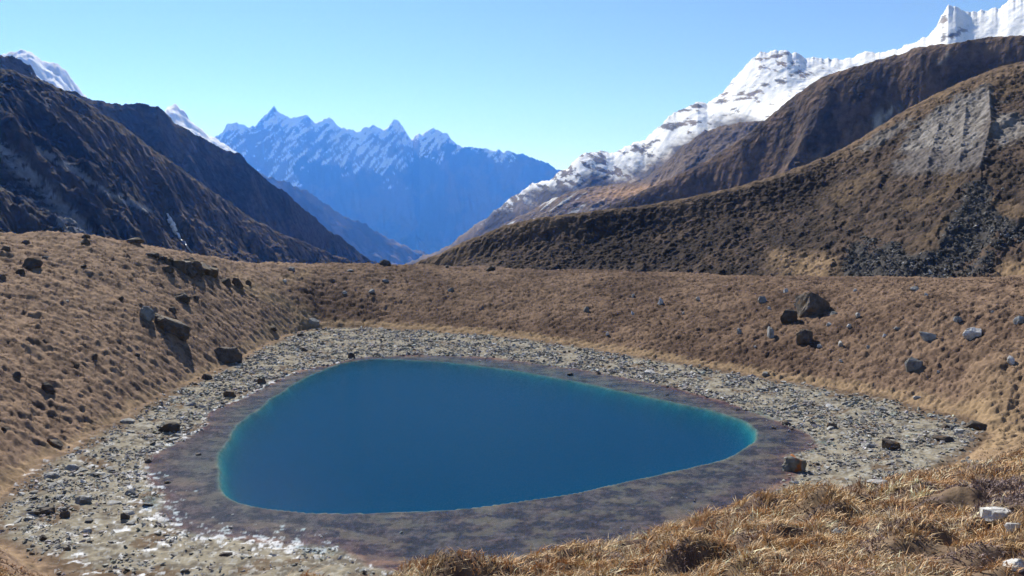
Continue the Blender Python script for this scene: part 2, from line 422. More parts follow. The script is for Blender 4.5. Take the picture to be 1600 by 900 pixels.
# ------------------------------------------------------------------ water
def water():
    p = SHORE_XY; c = p.mean(0); p = c + (p - c) * 1.06
    n = len(p)
    bm = bmesh.new()
    top = [bm.verts.new((q[0], q[1], 0.0)) for q in p]; bot = [bm.verts.new((q[0], q[1], -14.0)) for q in p]
    bm.faces.new(top); bm.faces.new(bot[::-1])
    for i in range(n): bm.faces.new((top[i], bot[i], bot[(i + 1) % n], top[(i + 1) % n]))
    bmesh.ops.recalc_face_normals(bm, faces=bm.faces)
    me = bpy.data.meshes.new('lake_water'); bm.to_mesh(me); bm.free()
    o = bpy.data.objects.new('lake_water', me); sc.collection.objects.link(o); tag(o, kind='structure')
    m = bpy.data.materials.new('lake_water'); m.use_nodes = True; t = m.node_tree; N = t.nodes; L = t.links
    N.remove(N['Principled BSDF'])
    out = N['Material Output']
    tr = N.new('ShaderNodeBsdfTransparent'); gl = N.new('ShaderNodeBsdfGlossy'); gl.inputs['Roughness'].default_value = 0.05
    fr = N.new('ShaderNodeFresnel'); fr.inputs['IOR'].default_value = 1.33
    ge = N.new('ShaderNodeNewGeometry')
    mp = N.new('ShaderNodeMapping'); mp.inputs['Rotation'].default_value = (0, 0, 0.5); mp.inputs['Scale'].default_value = (1, 2.2, 1)
    n1 = N.new('ShaderNodeTexNoise'); n1.inputs['Scale'].default_value = 1.1; n1.inputs['Detail'].default_value = 5; n1.inputs['Roughness'].default_value = 0.6
    L.new(ge.outputs['Position'], mp.inputs[0]); L.new(mp.outputs[0], n1.inputs['Vector'])
    bp = N.new('ShaderNodeBump'); bp.inputs['Strength'].default_value = 1.0; bp.inputs['Distance'].default_value = 0.10
    L.new(n1.outputs['Fac'], bp.inputs['Height'])
    for q in (gl, fr): L.new(bp.outputs[0], q.inputs['Normal'])
    mm = N.new('ShaderNodeMath'); mm.operation = 'MULTIPLY'; mm.inputs[1].default_value = 0.34
    L.new(fr.outputs[0], mm.inputs[0])
    ms = N.new('ShaderNodeMixShader'); L.new(mm.outputs[0], ms.inputs[0]); L.new(tr.outputs[0], ms.inputs[1]); L.new(gl.outputs[0], ms.inputs[2])
    L.new(ms.outputs[0], out.inputs['Surface'])
    va = N.new('ShaderNodeVolumeAbsorption'); va.inputs['Color'].default_value = (0.0, 0.76, 0.89, 1); va.inputs['Density'].default_value = 0.62
    vs = N.new('ShaderNodeVolumeScatter'); vs.inputs['Color'].default_value = (0.01, 0.45, 0.65, 1); vs.inputs['Density'].default_value = 0.068
    ad = N.new('ShaderNodeAddShader'); L.new(va.outputs[0], ad.inputs[0]); L.new(vs.outputs[0], ad.inputs[1]); L.new(ad.outputs[0], out.inputs['Volume'])
    me.materials.append(m)
    return o
WATER = water()

# ------------------------------------------------------------------ hills and mountains
ZBASE = -1600.0
def resample(pts, X):
    a = np.array(pts, float); return [np.interp(X, a[:, 0], a[:, k]) for k in range(1, a.shape[1])]
def sheet(name, ridge, foot, step, rows, amp, lam, shear=0.0, jag=0.0, jlam=20.0, seed=0, profile=1.0, colf=None, mat=None, spurs=(), ramp=0.25, octv=6, stretch=2.5, fine=0.0, flam=10.0, ampx=None, cw=0.22, far=1.0):
    """a mountain: a ridge line in 3D, a face falling to its foot, and a far side falling away; gullied by ridged noise"""
    x0, x1 = ridge[0][0], ridge[-1][0]
    X = np.arange(x0, x1 + 0.01, step)
    ry, rr = resample(ridge, X); fy, fr = resample(foot, X)
    rr = rr * far; fr = fr * far
    kk = int(28 / step); ker = np.exp(-0.5 * (np.arange(-3 * kk, 3 * kk + 1) / kk) ** 2); ker /= ker.sum()
    ey = np.concatenate([2 * ry[0] - ry[1:3 * kk + 1][::-1], ry, 2 * ry[-1] - ry[-3 * kk - 1:-1][::-1]])
    rys = np.convolve(ey, ker, 'valid')
    crest = (rys - ry); jg = -jag * fbm(X / jlam, X * 0 + seed * 3.7, 5, seed + 40, 0.6) if jag else 0 * X
    ry = rys
    ar, tr_ = pix(X, ry); af, tf = pix(X, fy)
    Rp = np.stack([rr * np.sin(ar), rr * np.cos(ar), CAMZ + tr_ * rr], -1)
    Fp = np.stack([fr * np.sin(af), fr * np.cos(af), CAMZ + tf * fr], -1)
    nb = 26
    t = np.linspace(0, 1, rows) ** 1.15
    T = t[None, :, None]
    P = Rp[:, None] * (1 - T) + Fp[:, None] * T
    dz = (Rp[:, 2] - Fp[:, 2])[:, None]
    P[..., 2] = Fp[:, 2][:, None] + dz * ((1 - t[None]) ** profile)
    # far side
    hb = np.linspace(0, 1, nb + 1)[1:]
    out = Rp[:, :2] / np.linalg.norm(Rp[:, :2], axis=1, keepdims=True)
    drop = np.maximum(Rp[:, 2] - np.minimum(Fp[:, 2], 0) + 40, 20)
    B = np.zeros((len(X), nb, 3))
    B[..., :2] = Rp[:, None, :2] + out[:, None] * (drop[:, None, None] / 0.62 * hb[None, :, None])
    B[..., 2] = Rp[:, 2][:, None] - drop[:, None] * hb[None]
    P = np.concatenate([B[:, ::-1], P], 1)
    tt = np.concatenate([-hb[::-1], t])[None].repeat(len(X), 0)
    s = np.concatenate([[0], np.cumsum(np.linalg.norm(np.diff(Rp[:, :2], axis=0), axis=1))])[:, None].repeat(P.shape[1], 1)
    L = np.linalg.norm(Rp - Fp, axis=1)[:, None]
    d = tt * L
    u = (s + shear * d) / lam; v = d / (lam * stretch)
    wx = 0.35 * fbm(u * 0.7, v * 0.9, 3, seed + 60); 
    rg = ridged(u + wx, v + wx * 0.5, octv, seed, 0.52) - 0.75
    fb = fbm(u * 2.2, v * 2.2 * stretch * 0.6, octv, seed + 17, 0.55)
    env = ramp + (1 - ramp) * sstep(0, 0.35, np.abs(tt)) * (1 - 0.6 * sstep(0.8, 1.0, tt))
    if ampx is not None: env = env * np.interp(X, *ampx)[:, None]
    dispz = amp * env * (np.clip((rg + 0.75) / 1.5, 0, 1.1) - 1 + 0.22 * fb)
    qx, qy = proj(P)
    for line, A, wd, side in spurs:      # long spurs given by their crest line
        pts = np.array(line, float)
        dl = line_d(qx, qy, pts)
        xl = np.interp(qy, pts[:, 1], pts[:, 0]) if pts[0, 1] < pts[-1, 1] else np.interp(qy, pts[::-1, 1], pts[::-1, 0])
        wl = np.where(qx < xl, wd[0], wd[1])
        dispz += A * (np.exp(-dl / wl) - 1) * side(tt)
    if fine: dispz += fine * fbm(P[..., 0] / flam, P[..., 1] / flam, 4, seed + 77, 0.6) * (0.35 + 0.65 * sstep(0, 0.06, np.abs(tt)))
    P[..., 2] += dispz
    mpp = (rr / F)[:, None]                 # crest detail fades out down the face
    P[..., 2] += mpp * (crest[:, None] * np.exp(-np.abs(tt) / cw) + jg[:, None] * np.exp(-np.abs(tt) / 0.03))
    N = grid_normal(P)
    qx, qy = proj(P)
    col = colf(P, N, qx, qy, tt, rg, fb)
    o = mesh_np(name, P, grid_faces(*P.shape[:2]), 4, col, mat)
    tag(o, kind='structure')
    return o, P

def snowcol(P, N, line, soft, seed, lam, rock=(0.10, 0.095, 0.10), slope0=0.55, slope1=0.72, nz=25.0):
    def f(P, N, qx, qy, tt, rg, fb):
        ln = np.array(line, float)
        yl = np.interp(qx, ln[:, 0], ln[:, 1])
        n = fbm(P[..., 0] / lam, P[..., 2] / lam, 6, seed, 0.6)
        hi = sstep(-soft, soft, yl - qy + nz * n)
        sl = sstep(slope0, slope1, N[..., 2] + 0.10 * fbm(P[..., 0] / lam * 3, P[..., 2] / lam * 3, 4, seed + 3, 0.6))
        snow = np.clip(hi * (0.25 + 0.75 * sl) * 1.35, 0, 1)
        snow = sstep(0.35, 0.65, snow)
        return snow, n
    return f

one = lambda t: 1.0
mid = lambda t: sstep(0.0, 0.22, t)

# left spur, nearest on the left
def col_left(P, N, qx, qy, tt, rg, fb):
    n = fbm(P[..., 0] / 90, P[..., 1] / 90, 5, 5); n2 = fbm(P[..., 0] / 20, P[..., 1] / 20, 4, 6, 0.6)
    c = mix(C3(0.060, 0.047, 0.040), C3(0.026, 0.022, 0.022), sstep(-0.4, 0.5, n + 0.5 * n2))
    lit_crest_terr = np.exp(-(line_d(qx, qy, [(150, 190), (290, 275), (400, 350)]) / 22) ** 2) + sstep(230, 300, qx) * sstep(300, 340, qy)
    c = mix(c, C3(0.17, 0.115, 0.072), np.clip(lit_crest_terr, 0, 1) * 0.75 * sstep(-0.3, 0.4, n2 + 0.4 * n))  # sunlight on the crest painted into the colour; lower terraces browner too
    # scree tongues
    d = line_d(qx, qy, [(-60, 190), (0, 235), (55, 280), (100, 325), (135, 365)]); d2 = line_d(qx, qy, [(60, 235), (110, 262), (170, 302), (235, 330)])
    sc_ = np.exp(-(d / (13 + 6 * n)) ** 2) * 1.2 + np.exp(-(d2 / (6 + 3 * n)) ** 2) * 1.0 + 0.35 * np.exp(-(line_d(qx, qy, [(0, 290), (60, 330), (110, 360)]) / 14) ** 2)
    c = mix(c, C3(0.19, 0.19, 0.20), np.clip(1.2 * sc_, 0, 1) * sstep(-0.25, 0.15, fbm(P[..., 0] / 7, P[..., 2] / 9, 4, 7, 0.7) + 0.5 * n2 + 1.0 * (sc_ - 0.6)))
    return c
def build_left():
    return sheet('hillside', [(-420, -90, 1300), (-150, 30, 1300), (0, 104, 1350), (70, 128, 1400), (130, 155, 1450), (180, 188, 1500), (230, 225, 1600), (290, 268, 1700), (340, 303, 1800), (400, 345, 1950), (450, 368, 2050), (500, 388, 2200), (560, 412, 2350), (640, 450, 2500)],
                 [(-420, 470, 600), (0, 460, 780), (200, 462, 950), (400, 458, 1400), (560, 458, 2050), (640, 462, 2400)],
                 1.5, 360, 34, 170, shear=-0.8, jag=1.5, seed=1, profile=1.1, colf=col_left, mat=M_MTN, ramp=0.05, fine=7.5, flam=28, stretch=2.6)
def col_b(P, N, qx, qy, tt, rg, fb):
    n = fbm(P[..., 0] / 150, P[..., 1] / 150, 5, 8); n2 = fbm(P[..., 0] / 40, P[..., 1] / 40, 4, 9, 0.6)
    return mix(C3(0.09, 0.068, 0.054), C3(0.045, 0.038, 0.037), sstep(-0.4, 0.5, n + 0.6 * n2))
left_o, left_P = build_left()
sheet('mountain', [(-260, -40, 2300), (-60, 50, 2300), (0, 83, 2300), (27, 93, 2320), (49, 105, 2340), (57, 120, 2350), (75, 125, 2370), (102, 141, 2400), (133, 151, 2420), (180, 160, 2500), (225, 163, 2600), (248, 164, 2600), (262, 176, 2620), (275, 190, 2650), (303, 209, 2700), (335, 227, 2750), (374, 240, 2800), (395, 259, 2800), (410, 277, 2850),
      (440, 295, 2900), (480, 330, 3000), (520, 362, 3200), (560, 392, 3400), (590, 412, 3500), (650, 448, 3700)],
      [(-260, 470, 1500), (300, 462, 2100), (650, 462, 3300)], 1.6, 260, 60, 300, shear=-0.5, jag=4, jlam=26, seed=2, colf=col_b, mat=M_MTN, ramp=0.05, fine=6, flam=50, stretch=3.5)

def col_snowpeak(P, N, qx, qy, tt, rg, fb):
    n = fbm(P[..., 0] / 500, P[..., 2] / 300, 5, 12, 0.6)
    s = sstep(0.0, 0.3, 0.85 + n * 0.7 - 0.7 * sstep(0.65, 0.4, N[..., 2]))
    return mix(C3(0.12, 0.12, 0.13), C3(0.80, 0.81, 0.83), s)
sheet('snowy_mountain', [(-160, 190, 7000), (-60, 105, 7000), (0, 80, 7000), (40, 73, 7000), (50, 77, 7000), (72, 98, 7050), (90, 101, 7100), (103, 110, 7100), (115, 127, 7100), (130, 147, 7150), (170, 185, 7200), (260, 260, 7300)],
      [(-160, 330, 4300), (260, 340, 4600)], 1.5, 120, 200, 700, jag=3, seed=4, colf=col_snowpeak, mat=M_FAR, ramp=0.3, fine=30, flam=160)
sheet('snowy_mountain', [(200, 250, 8000), (240, 190, 8000), (262, 164, 8000), (275, 165, 8000), (290, 176, 8000), (305, 190, 8000), (325, 207, 8050), (345, 222, 8100), (375, 240, 8100), (440, 310, 8200)],
      [(200, 340, 5200), (440, 350, 5400)], 1.5, 100, 180, 700, jag=3, seed=5, colf=col_snowpeak, mat=M_FAR, ramp=0.3, fine=30, flam=160)

def col_range(P, N, qx, qy, tt, rg, fb):
    x, z = P[..., 0], P[..., 2]
    n = 0.42 * fbm((x - 0.7 * z) / 420, z / 1100, 6, 14, 0.66) + 0.7 * fbm((x + 0.5 * z) / 1100, z / 900, 6, 16, 0.66) + 0.5 * (rg - 0.1); n2 = fbm((x - 0.7 * z) / 130, z / 330, 5, 15, 0.65)
    line = np.interp(qx, [340, 430, 520, 620, 700, 760, 880], [278, 292, 278, 268, 252, 232, 222])
    hi = sstep(-22, 22, line - qy + 34 * n)
    s = sstep(0.35, 0.6, hi * (0.40 + 0.60 * sstep(0.35, 0.62, N[..., 2] + 0.30 * n2)))
    low = mix(C3(0.10, 0.09, 0.085), C3(0.17, 0.125, 0.09), sstep(-0.3, 0.4, n))
    return mix(low, C3(0.78, 0.79, 0.82), np.clip(s, 0, 1))
sheet('mountain_range', [(180, 330, 11500), (290, 245, 11500), (325, 222, 11500), (340, 212, 11500), (355, 195, 11500), (370, 192, 11500), (385, 196, 11600), (400, 196, 11800), (412, 180, 12000), (428, 166, 12000), (438, 176, 12000), (455, 184, 12000), (480, 181, 12100), (492, 190, 12200), (505, 187, 12200), (515, 182, 12300),
      (530, 195, 12300), (560, 205, 12300), (585, 196, 12400), (600, 203, 12400), (615, 187, 12400), (630, 200, 12400), (645, 216, 12400), (655, 208, 12200), (680, 203, 12200), (695, 206, 12200), (712, 220, 12300), (725, 229, 12400), (750, 227, 12400), (775, 235, 12400), (795, 235, 12500), (820, 241, 12500),
      (845, 249, 12600), (860, 256, 12600), (877, 266, 12600), (900, 285, 12600), (980, 340, 12600), (1080, 400, 12600)],
      [(180, 420, 9000), (1080, 424, 9200)], 1.3, 330, 760, 2700, far=1.8, shear=-0.45, jag=4, jlam=18, seed=6, profile=1.2, colf=col_range, mat=M_FAR, ramp=0.04, octv=7, stretch=2.0, fine=75, flam=540,
      spurs=[([(428, 166), (455, 220), (520, 290), (600, 370)], 500, (22, 34), mid), ([(370, 192), (420, 250), (480, 310)], 300, (16, 26), mid), ([(505, 187), (540, 240), (600, 310)], 300, (16, 26), mid), ([(615, 187), (650, 250), (700, 340)], 400, (22, 32), mid), ([(690, 204), (730, 270), (745, 340)], 300, (22, 34), mid), ([(800, 238), (790, 290), (740, 370)], 200, (30, 30), mid)])
def col_low(P, N, qx, qy, tt, rg, fb):
    n = fbm(P[..., 0] / 300, P[..., 1] / 300, 5, 18)
    return mix(C3(0.10, 0.085, 0.07), C3(0.19, 0.13, 0.09), sstep(-0.3, 0.5, n))
sheet('mountain_spur', [(300, 225, 5600), (400, 262, 5600), (440, 282, 5600), (480, 300, 5600), (520, 325, 5650), (560, 345, 5700), (600, 368, 5800), (640, 386, 5900), (680, 400, 6000), (740, 425, 6000)],
      [(300, 440, 4700), (740, 445, 5400)], 1.6, 220, 190, 1300, far=2.0, shear=-0.5, jag=4, seed=8, colf=col_low, mat=M_FAR, ramp=0.15, fine=35, flam=280)

# right: the long snow ridge
SNOWL = [(560, 330), (640, 350), (700, 352), (760, 338), (820, 315), (880, 292), (940, 275), (1000, 262), (1040, 236), (1090, 205), (1150, 190), (1250, 195), (1600, 200), (2000, 200)]
def col_snowridge(P, N, qx, qy, tt, rg, fb):
    x, z = P[..., 0], P[..., 2]
    ln = np.array(SNOWL, float); yl = np.interp(qx, ln[:, 0], ln[:, 1])
    n = fbm(x / 180, (z + 0.4 * x) / 160, 6, 22, 0.62); n2 = fbm((x + z) / 45, (z - 0.5 * x) / 45, 5, 23, 0.62)
    hi = sstep(-14, 14, yl - qy + 16 * n)
    thin = sstep(1060, 880, qx)                       # patchy snow lower on the left
    rocky = sstep(0.50, 0.72, 0.8 * n2 + 0.5 * n + 0.42 * thin + 0.25 * thin * sstep(20, -25, yl - qy - 20) + 0.25 * sstep(0.72, 0.5, N[..., 2]))
    # big rock outcrops in the snow
    for (cx, cy, wx, wy) in ((1222, 124, 16, 5), (1192, 133, 18, 4), (1178, 146, 16, 5), (1150, 150, 14, 7), (1245, 113, 9, 4), (1474, 42, 7, 28), (1497, 52, 18, 5), (1213, 88, 26, 4), (1088, 168, 24, 5), (1132, 150, 10, 10), (935, 250, 20, 14), (1000, 232, 22, 8), (1060, 195, 25, 6)):
        rocky = np.maximum(rocky, sstep(0.35, 0.75, np.exp(-((qx - cx) / wx) ** 2 - ((qy - cy + (qx - cx) * 0.25) / wy) ** 2) * 0.9 + 0.65 * n2))
    smoothz = sstep(1290, 1330, qx) * (1 - np.exp(-((qx - 1485) / 35) ** 2))
    rocky = rocky * (1 - smoothz)
    s = hi * (1 - 0.92 * rocky)
    rock = mix(C3(0.10, 0.095, 0.10), C3(0.19, 0.15, 0.125), sstep(-0.2, 0.5, n))
    return mix(rock, C3(0.90, 0.905, 0.91), np.clip(s, 0, 1))
sheet('snow_ridge', [(560, 440, 4600), (620, 418, 4600), (650, 404, 4500), (700, 384, 4400), (740, 352, 4300), (790, 318, 4300), (830, 288, 4300), (860, 278, 4200), (885, 262, 4200), (905, 241, 4200), (925, 236, 4200), (960, 237, 4200), (975, 228, 4200), (990, 219, 4200), (1008, 218, 4200),
      (1040, 190, 4150), (1060, 173, 4150), (1090, 158, 4100), (1106, 161, 4100), (1130, 141, 4100), (1150, 118, 4050), (1175, 94, 4050), (1190, 82, 4050), (1230, 80, 4000), (1260, 90, 4000), (1300, 92, 4000), (1340, 85, 4000), (1380, 80, 3950), (1420, 68, 3900), (1455, 52, 3900),
      (1463, 44, 3900), (1470, 26, 3900), (1481, 12, 3900), (1494, 12, 3900), (1506, 19, 3900), (1530, 20, 3900), (1560, 12, 3900), (1575, 2, 3900), (1600, -6, 3900), (1700, -40, 3900), (1950, -90, 3900)],
      [(560, 462, 3700), (900, 450, 2900), (1200, 420, 2300), (1950, 400, 2150)], 1.4, 330, 55, 480, shear=0.35, jag=4, jlam=22, seed=9, profile=1.15, colf=col_snowridge, mat=M_FAR, ramp=0.04, fine=3.5, flam=70, ampx=([1150, 1330, 1420, 1460, 1530, 1600], [0.8, 0.15, 0.12, 0.35, 0.25, 0.2]), 
      spurs=[([(1310, 92), (1280, 120), (1240, 150), (1200, 195)], 70, (40, 50), mid)])

def col_mid(P, N, qx, qy, tt, rg, fb):
    x, y = P[..., 0], P[..., 1]
    n = fbm(x / 200, y / 200, 5, 26); n2 = fbm(x / 50, y / 50, 5, 27, 0.6)
    c = mix(C3(0.11, 0.09, 0.085), C3(0.18, 0.135, 0.105), sstep(-0.3, 0.5, n + 0.3 * n2))
    patch = np.exp(-((qx - 990) / 70) ** 2 - ((qy - 300 + (qx - 990) * 0.12) / 9) ** 2)
    c = mix(c, C3(0.34, 0.215, 0.13), np.clip(1.4 * patch, 0, 1))  # sunlit brown patch, its light painted into the colour
    # streaks of snow falling along gullies on the lower left
    u = (qx + (qy - 330) * 1.3) / 16.0
    st = sstep(0.22, 0.36, fbm(u, qy / 60, 4, 29)) * sstep(960, 860, qx) * sstep(380, 350, qy)
    return mix(c, C3(0.7, 0.72, 0.75), 0.7 * st)
sheet('mountain_spur', [(560, 440, 2800), (620, 424, 2800), (660, 408, 2750), (720, 388, 2700), (780, 354, 2700), (840, 322, 2700), (870, 306, 2650), (900, 296, 2650), (930, 291, 2650), (965, 288, 2600), (1000, 282, 2550), (1030, 262, 2500), (1070, 226, 2450), (1110, 200, 2450), (1170, 188, 2400), (1230, 192, 2400), (1400, 200, 2400), (1700, 200, 2400)],
      [(560, 460, 2300), (900, 452, 1950), (1200, 445, 1750), (1700, 440, 1700)], 1.5, 260, 36, 180, shear=0.5, jag=2.5, seed=11, colf=col_mid, mat=M_MTN, ramp=0.05, fine=5, flam=35, stretch=3.5)

def col_brown(P, N, qx, qy, tt, rg, fb):
    x, y = P[..., 0], P[..., 1]
    n = fbm(x / 100, y / 100, 5, 31); n2 = fbm(x / 22, y / 22, 5, 32, 0.62)
    c = mix(C3(0.145, 0.10, 0.075), C3(0.065, 0.052, 0.047), sstep(-0.4, 0.5, n + 0.6 * n2))
    d = line_d(qx, qy, [(1395, 170), (1375, 185), (1368, 195)]); d2 = line_d(qx, qy, [(1480, 85), (1470, 98)])
    c = mix(c, C3(0.34, 0.33, 0.32), np.clip(np.exp(-(d / 9) ** 2) + 0.8 * np.exp(-(d2 / 4) ** 2), 0, 1) * sstep(-0.4, 0.3, n2))
    return mix(c, C3(0.21, 0.15, 0.11), sstep(0.08, 0.0, tt) * sstep(1330, 1400, qx) * 0.5)
sheet('mountain_spur', [(800, 425, 1500), (860, 375, 1500), (900, 347, 1500), (940, 328, 1480), (1000, 300, 1450), (1060, 272, 1430), (1110, 248, 1420), (1160, 215, 1400), (1200, 184, 1400), (1240, 150, 1400), (1290, 117, 1380), (1340, 103, 1360), (1400, 85, 1340), (1440, 72, 1320), (1500, 66, 1300), (1540, 58, 1300), (1600, 55, 1280), (1750, 45, 1280), (1980, 15, 1280)],
      [(800, 460, 1150), (1000, 458, 1000), (1300, 458, 900), (1980, 455, 880)], 1.5, 330, 14, 70, shear=0.9, jag=1.5, seed=13, colf=col_brown, mat=M_MTN, ramp=0.05, fine=2.2, flam=18, stretch=5,
      spurs=[([(1292, 117), (1262, 165), (1225, 220), (1180, 285), (1130, 330)], 190, (120, 130), mid), ([(1500, 90), (1450, 130), (1400, 180), (1350, 230)], 50, (45, 60), mid)])

# right: the near heathery moraine hill
SCAR = [(1398, 235), (1420, 205), (1455, 175), (1490, 152), (1520, 140), (1545, 130), (1548, 178), (1530, 225), (1490, 238), (1440, 232)]
SCAR2 = [(1560, 160), (1592, 150), (1612, 165), (1606, 215), (1560, 232), (1552, 200)]
SCAR3 = [(1335, 232), (1375, 205), (1425, 180), (1420, 195), (1375, 225), (1350, 236)]
TALUS = [(1322, 440), (1322, 392), (1345, 372), (1400, 380), (1420, 400), (1470, 392), (1480, 360), (1498, 330), (1510, 290), (1540, 285), (1565, 340), (1600, 352), (1610, 372), (1550, 392), (1548, 446), (1450, 442), (1380, 440)]
def col_hill(P, N, qx, qy, tt, rg, fb):
    x, y = P[..., 0], P[..., 1]
    n = fbm(x / 30, y / 30, 5, 41); n2 = fbm(x / 5, y / 5, 5, 42, 0.62); n3 = fbm(x / 70, y / 70, 3, 43)
    c = mix(C3(0.085, 0.061, 0.048), C3(0.036, 0.029, 0.026), sstep(-0.45, 0.35, n2 + 0.5 * n))
    # pale grass on the shoulder of the hill and along parts of its foot
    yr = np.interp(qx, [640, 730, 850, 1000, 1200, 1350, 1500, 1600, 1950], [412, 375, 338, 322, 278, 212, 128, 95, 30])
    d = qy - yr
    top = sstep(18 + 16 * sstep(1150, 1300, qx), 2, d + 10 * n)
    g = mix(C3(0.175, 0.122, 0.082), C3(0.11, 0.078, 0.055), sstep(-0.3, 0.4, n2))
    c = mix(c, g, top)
    foot = sstep(1185, 1230, qx + 20 * n) * sstep(1330, 1290, qx + 10 * n) * sstep(385, 402, qy + 8 * n)
    foot = np.maximum(foot, sstep(1545, 1575, qx) * sstep(395, 415, qy + 5 * n))
    foot = np.maximum(foot, 0.6 * sstep(0.05, 0.5, n + 0.5 * n3) * sstep(1230, 1330, qx))
    c = mix(c, C3(0.24, 0.165, 0.10), np.clip(foot, 0, 1) * sstep(-0.6, 0.2, n2 + 0.3) * 0.85)
    left = sstep(800, 700, qx); c = mix(c, g, 0.8 * left)
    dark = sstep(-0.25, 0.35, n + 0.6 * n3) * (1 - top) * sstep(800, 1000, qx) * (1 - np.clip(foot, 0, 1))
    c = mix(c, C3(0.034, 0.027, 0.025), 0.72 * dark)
    w = 6 * n2 + 6 * n
    s = np.maximum(sstep(-5, 5, poly_sd(qx + w * 1.1, qy + w * .9, SCAR)), sstep(-3, 3, poly_sd(qx + w, qy + w * .5, SCAR2)) * sstep(-0.3, 0.2, n + 0.2) * 0.9)
    s = np.maximum(s, 0.7 * sstep(-3, 3, poly_sd(qx + w * .5, qy + w * .3, SCAR3)))
    c = mix(c, mix(C3(0.22, 0.205, 0.195), C3(0.14, 0.128, 0.12), sstep(-0.3, 0.4, n2)), s)
    below = sstep(-14, 4, poly_sd(qx + 1.5 * w, qy + w - 30, SCAR)) * (1 - s)
    c = mix(c, C3(0.15, 0.14, 0.14), 0.7 * below)
    tl = sstep(-5, 3, poly_sd(qx + w, qy + w * .6, TALUS)) * sstep(-0.55, -0.2, n2 * .5 + n * .8 + 0.15)
    c = mix(c, C3(0.055, 0.052, 0.052), tl)
    return c
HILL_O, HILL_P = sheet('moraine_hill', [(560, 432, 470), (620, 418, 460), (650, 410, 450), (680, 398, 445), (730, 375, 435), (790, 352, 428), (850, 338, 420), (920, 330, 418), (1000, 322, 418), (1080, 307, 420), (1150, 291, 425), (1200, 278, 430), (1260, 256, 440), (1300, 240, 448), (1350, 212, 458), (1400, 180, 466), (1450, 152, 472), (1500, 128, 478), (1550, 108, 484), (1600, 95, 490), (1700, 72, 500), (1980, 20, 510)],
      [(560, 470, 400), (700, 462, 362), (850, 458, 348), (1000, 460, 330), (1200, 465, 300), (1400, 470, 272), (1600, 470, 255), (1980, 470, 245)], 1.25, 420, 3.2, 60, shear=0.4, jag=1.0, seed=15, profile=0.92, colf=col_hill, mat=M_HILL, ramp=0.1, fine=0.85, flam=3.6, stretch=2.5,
      spurs=[([(1546, 128), (1549, 180), (1535, 228)], 3.0, (16, 7), mid), ([(1470, 170), (1450, 235)], 1.6, (10, 6), mid), ([(1510, 150), (1500, 235)], 1.6, (8, 6), mid)])

# the valley floor reaches the horizon below everything
def valley():
    a = np.linspace(0, 2 * np.pi, 97)[:-1]; rs = np.array([0, 500, 1500, 4000, 9000, 20000, 26000.0])
    A, Q = np.meshgrid(a, rs, indexing='ij')
    z = np.where(Q < 600, -200.0, ZBASE) + 0 * A
    P = np.stack([Q * np.sin(A), Q * np.cos(A), z], -1)
    o = mesh_np('valley_floor', P, grid_faces(*A.shape, True), 4, np.ones(P.shape) * C3(0.12, 0.095, 0.07), M_FAR)
    tag(o, kind='structure')
valley()

# ------------------------------------------------------------------ air
def haze():
    bm = bmesh.new(); bmesh.ops.create_cube(bm, size=1.0)
    me = bpy.data.meshes.new('haze'); bm.to_mesh(me); bm.free()
    o = bpy.data.objects.new('haze', me); sc.collection.objects.link(o)
    o.scale = (54000, 54000, 3600 - (ZBASE - 1.5)); o.location = (0, 0, (3600 + ZBASE - 1.5) / 2)
    m = bpy.data.materials.new('haze'); m.use_nodes = True; t = m.node_tree
    t.nodes.remove(t.nodes['Principled BSDF'])
    v = t.nodes.new('ShaderNodeVolumePrincipled')
    v.inputs['Color'].default_value = (0.055, 0.25, 0.95, 1)
    v.inputs['Absorption Color'].default_value = (1, 1, 1, 1)
    v.inputs['Density'].default_value = HAZE_DENSITY
    v.inputs['Anisotropy'].default_value = 0.45
    t.links.new(v.outputs[0], t.nodes['Material Output'].inputs['Volume'])
    me.materials.append(m); tag(o, kind='stuff')
haze()

# ------------------------------------------------------------------ rocks
def hull(seed, n=16, dims=(1, 1, 1), sub=0, rough=0.0, boxy=0.6):
    rg = random.Random(seed)
    bm = bmesh.new()
    for i in range(n):
        v = Vector((rg.gauss(0, 1), rg.gauss(0, 1), rg.gauss(0, 1))).normalized()
        m = max(abs(v.x), abs(v.y), abs(v.z)); v = v.lerp(v / m * 0.85, boxy) * rg.uniform(0.85, 1.08)
        bm.verts.new(v)
    r = bmesh.ops.convex_hull(bm, input=bm.verts)
    bmesh.ops.delete(bm, geom=list({g for g in list(r['geom_interior']) + list(r['geom_unused']) if isinstance(g, bmesh.types.BMVert)}), context='VERTS')
    if sub:
        bmesh.ops.bevel(bm, geom=bm.edges[:], offset=0.05, segments=1, affect='EDGES', clamp_overlap=True)
        bmesh.ops.triangulate(bm, faces=bm.faces)
        for _ in range(sub):
            bmesh.ops.subdivide_edges(bm, edges=bm.edges[:], cuts=1, use_grid_fill=True)
        co = np.array([v.co[:] for v in bm.verts])
        k = seed * 3.3
        d = rough * (fbm(co[:, 0] * 2 + k, co[:, 1] * 2 + co[:, 2] * 1.7, 4, 3, 0.6) + 0.8 * np.abs(fbm(co[:, 2] * 3.5 + k, co[:, 0] * 1.2 - co[:, 1], 3, 5)))
        for v, q in zip(bm.verts, d): v.co = v.co * (1 + q)
    for v in bm.verts:
        v.co = Vector((v.co.x * dims[0] / 2, v.co.y * dims[1] / 2, v.co.z * dims[2] / 2))
    bmesh.ops.triangulate(bm, faces=bm.faces)
    bmesh.ops.recalc_face_normals(bm, faces=bm.faces)
    return bm
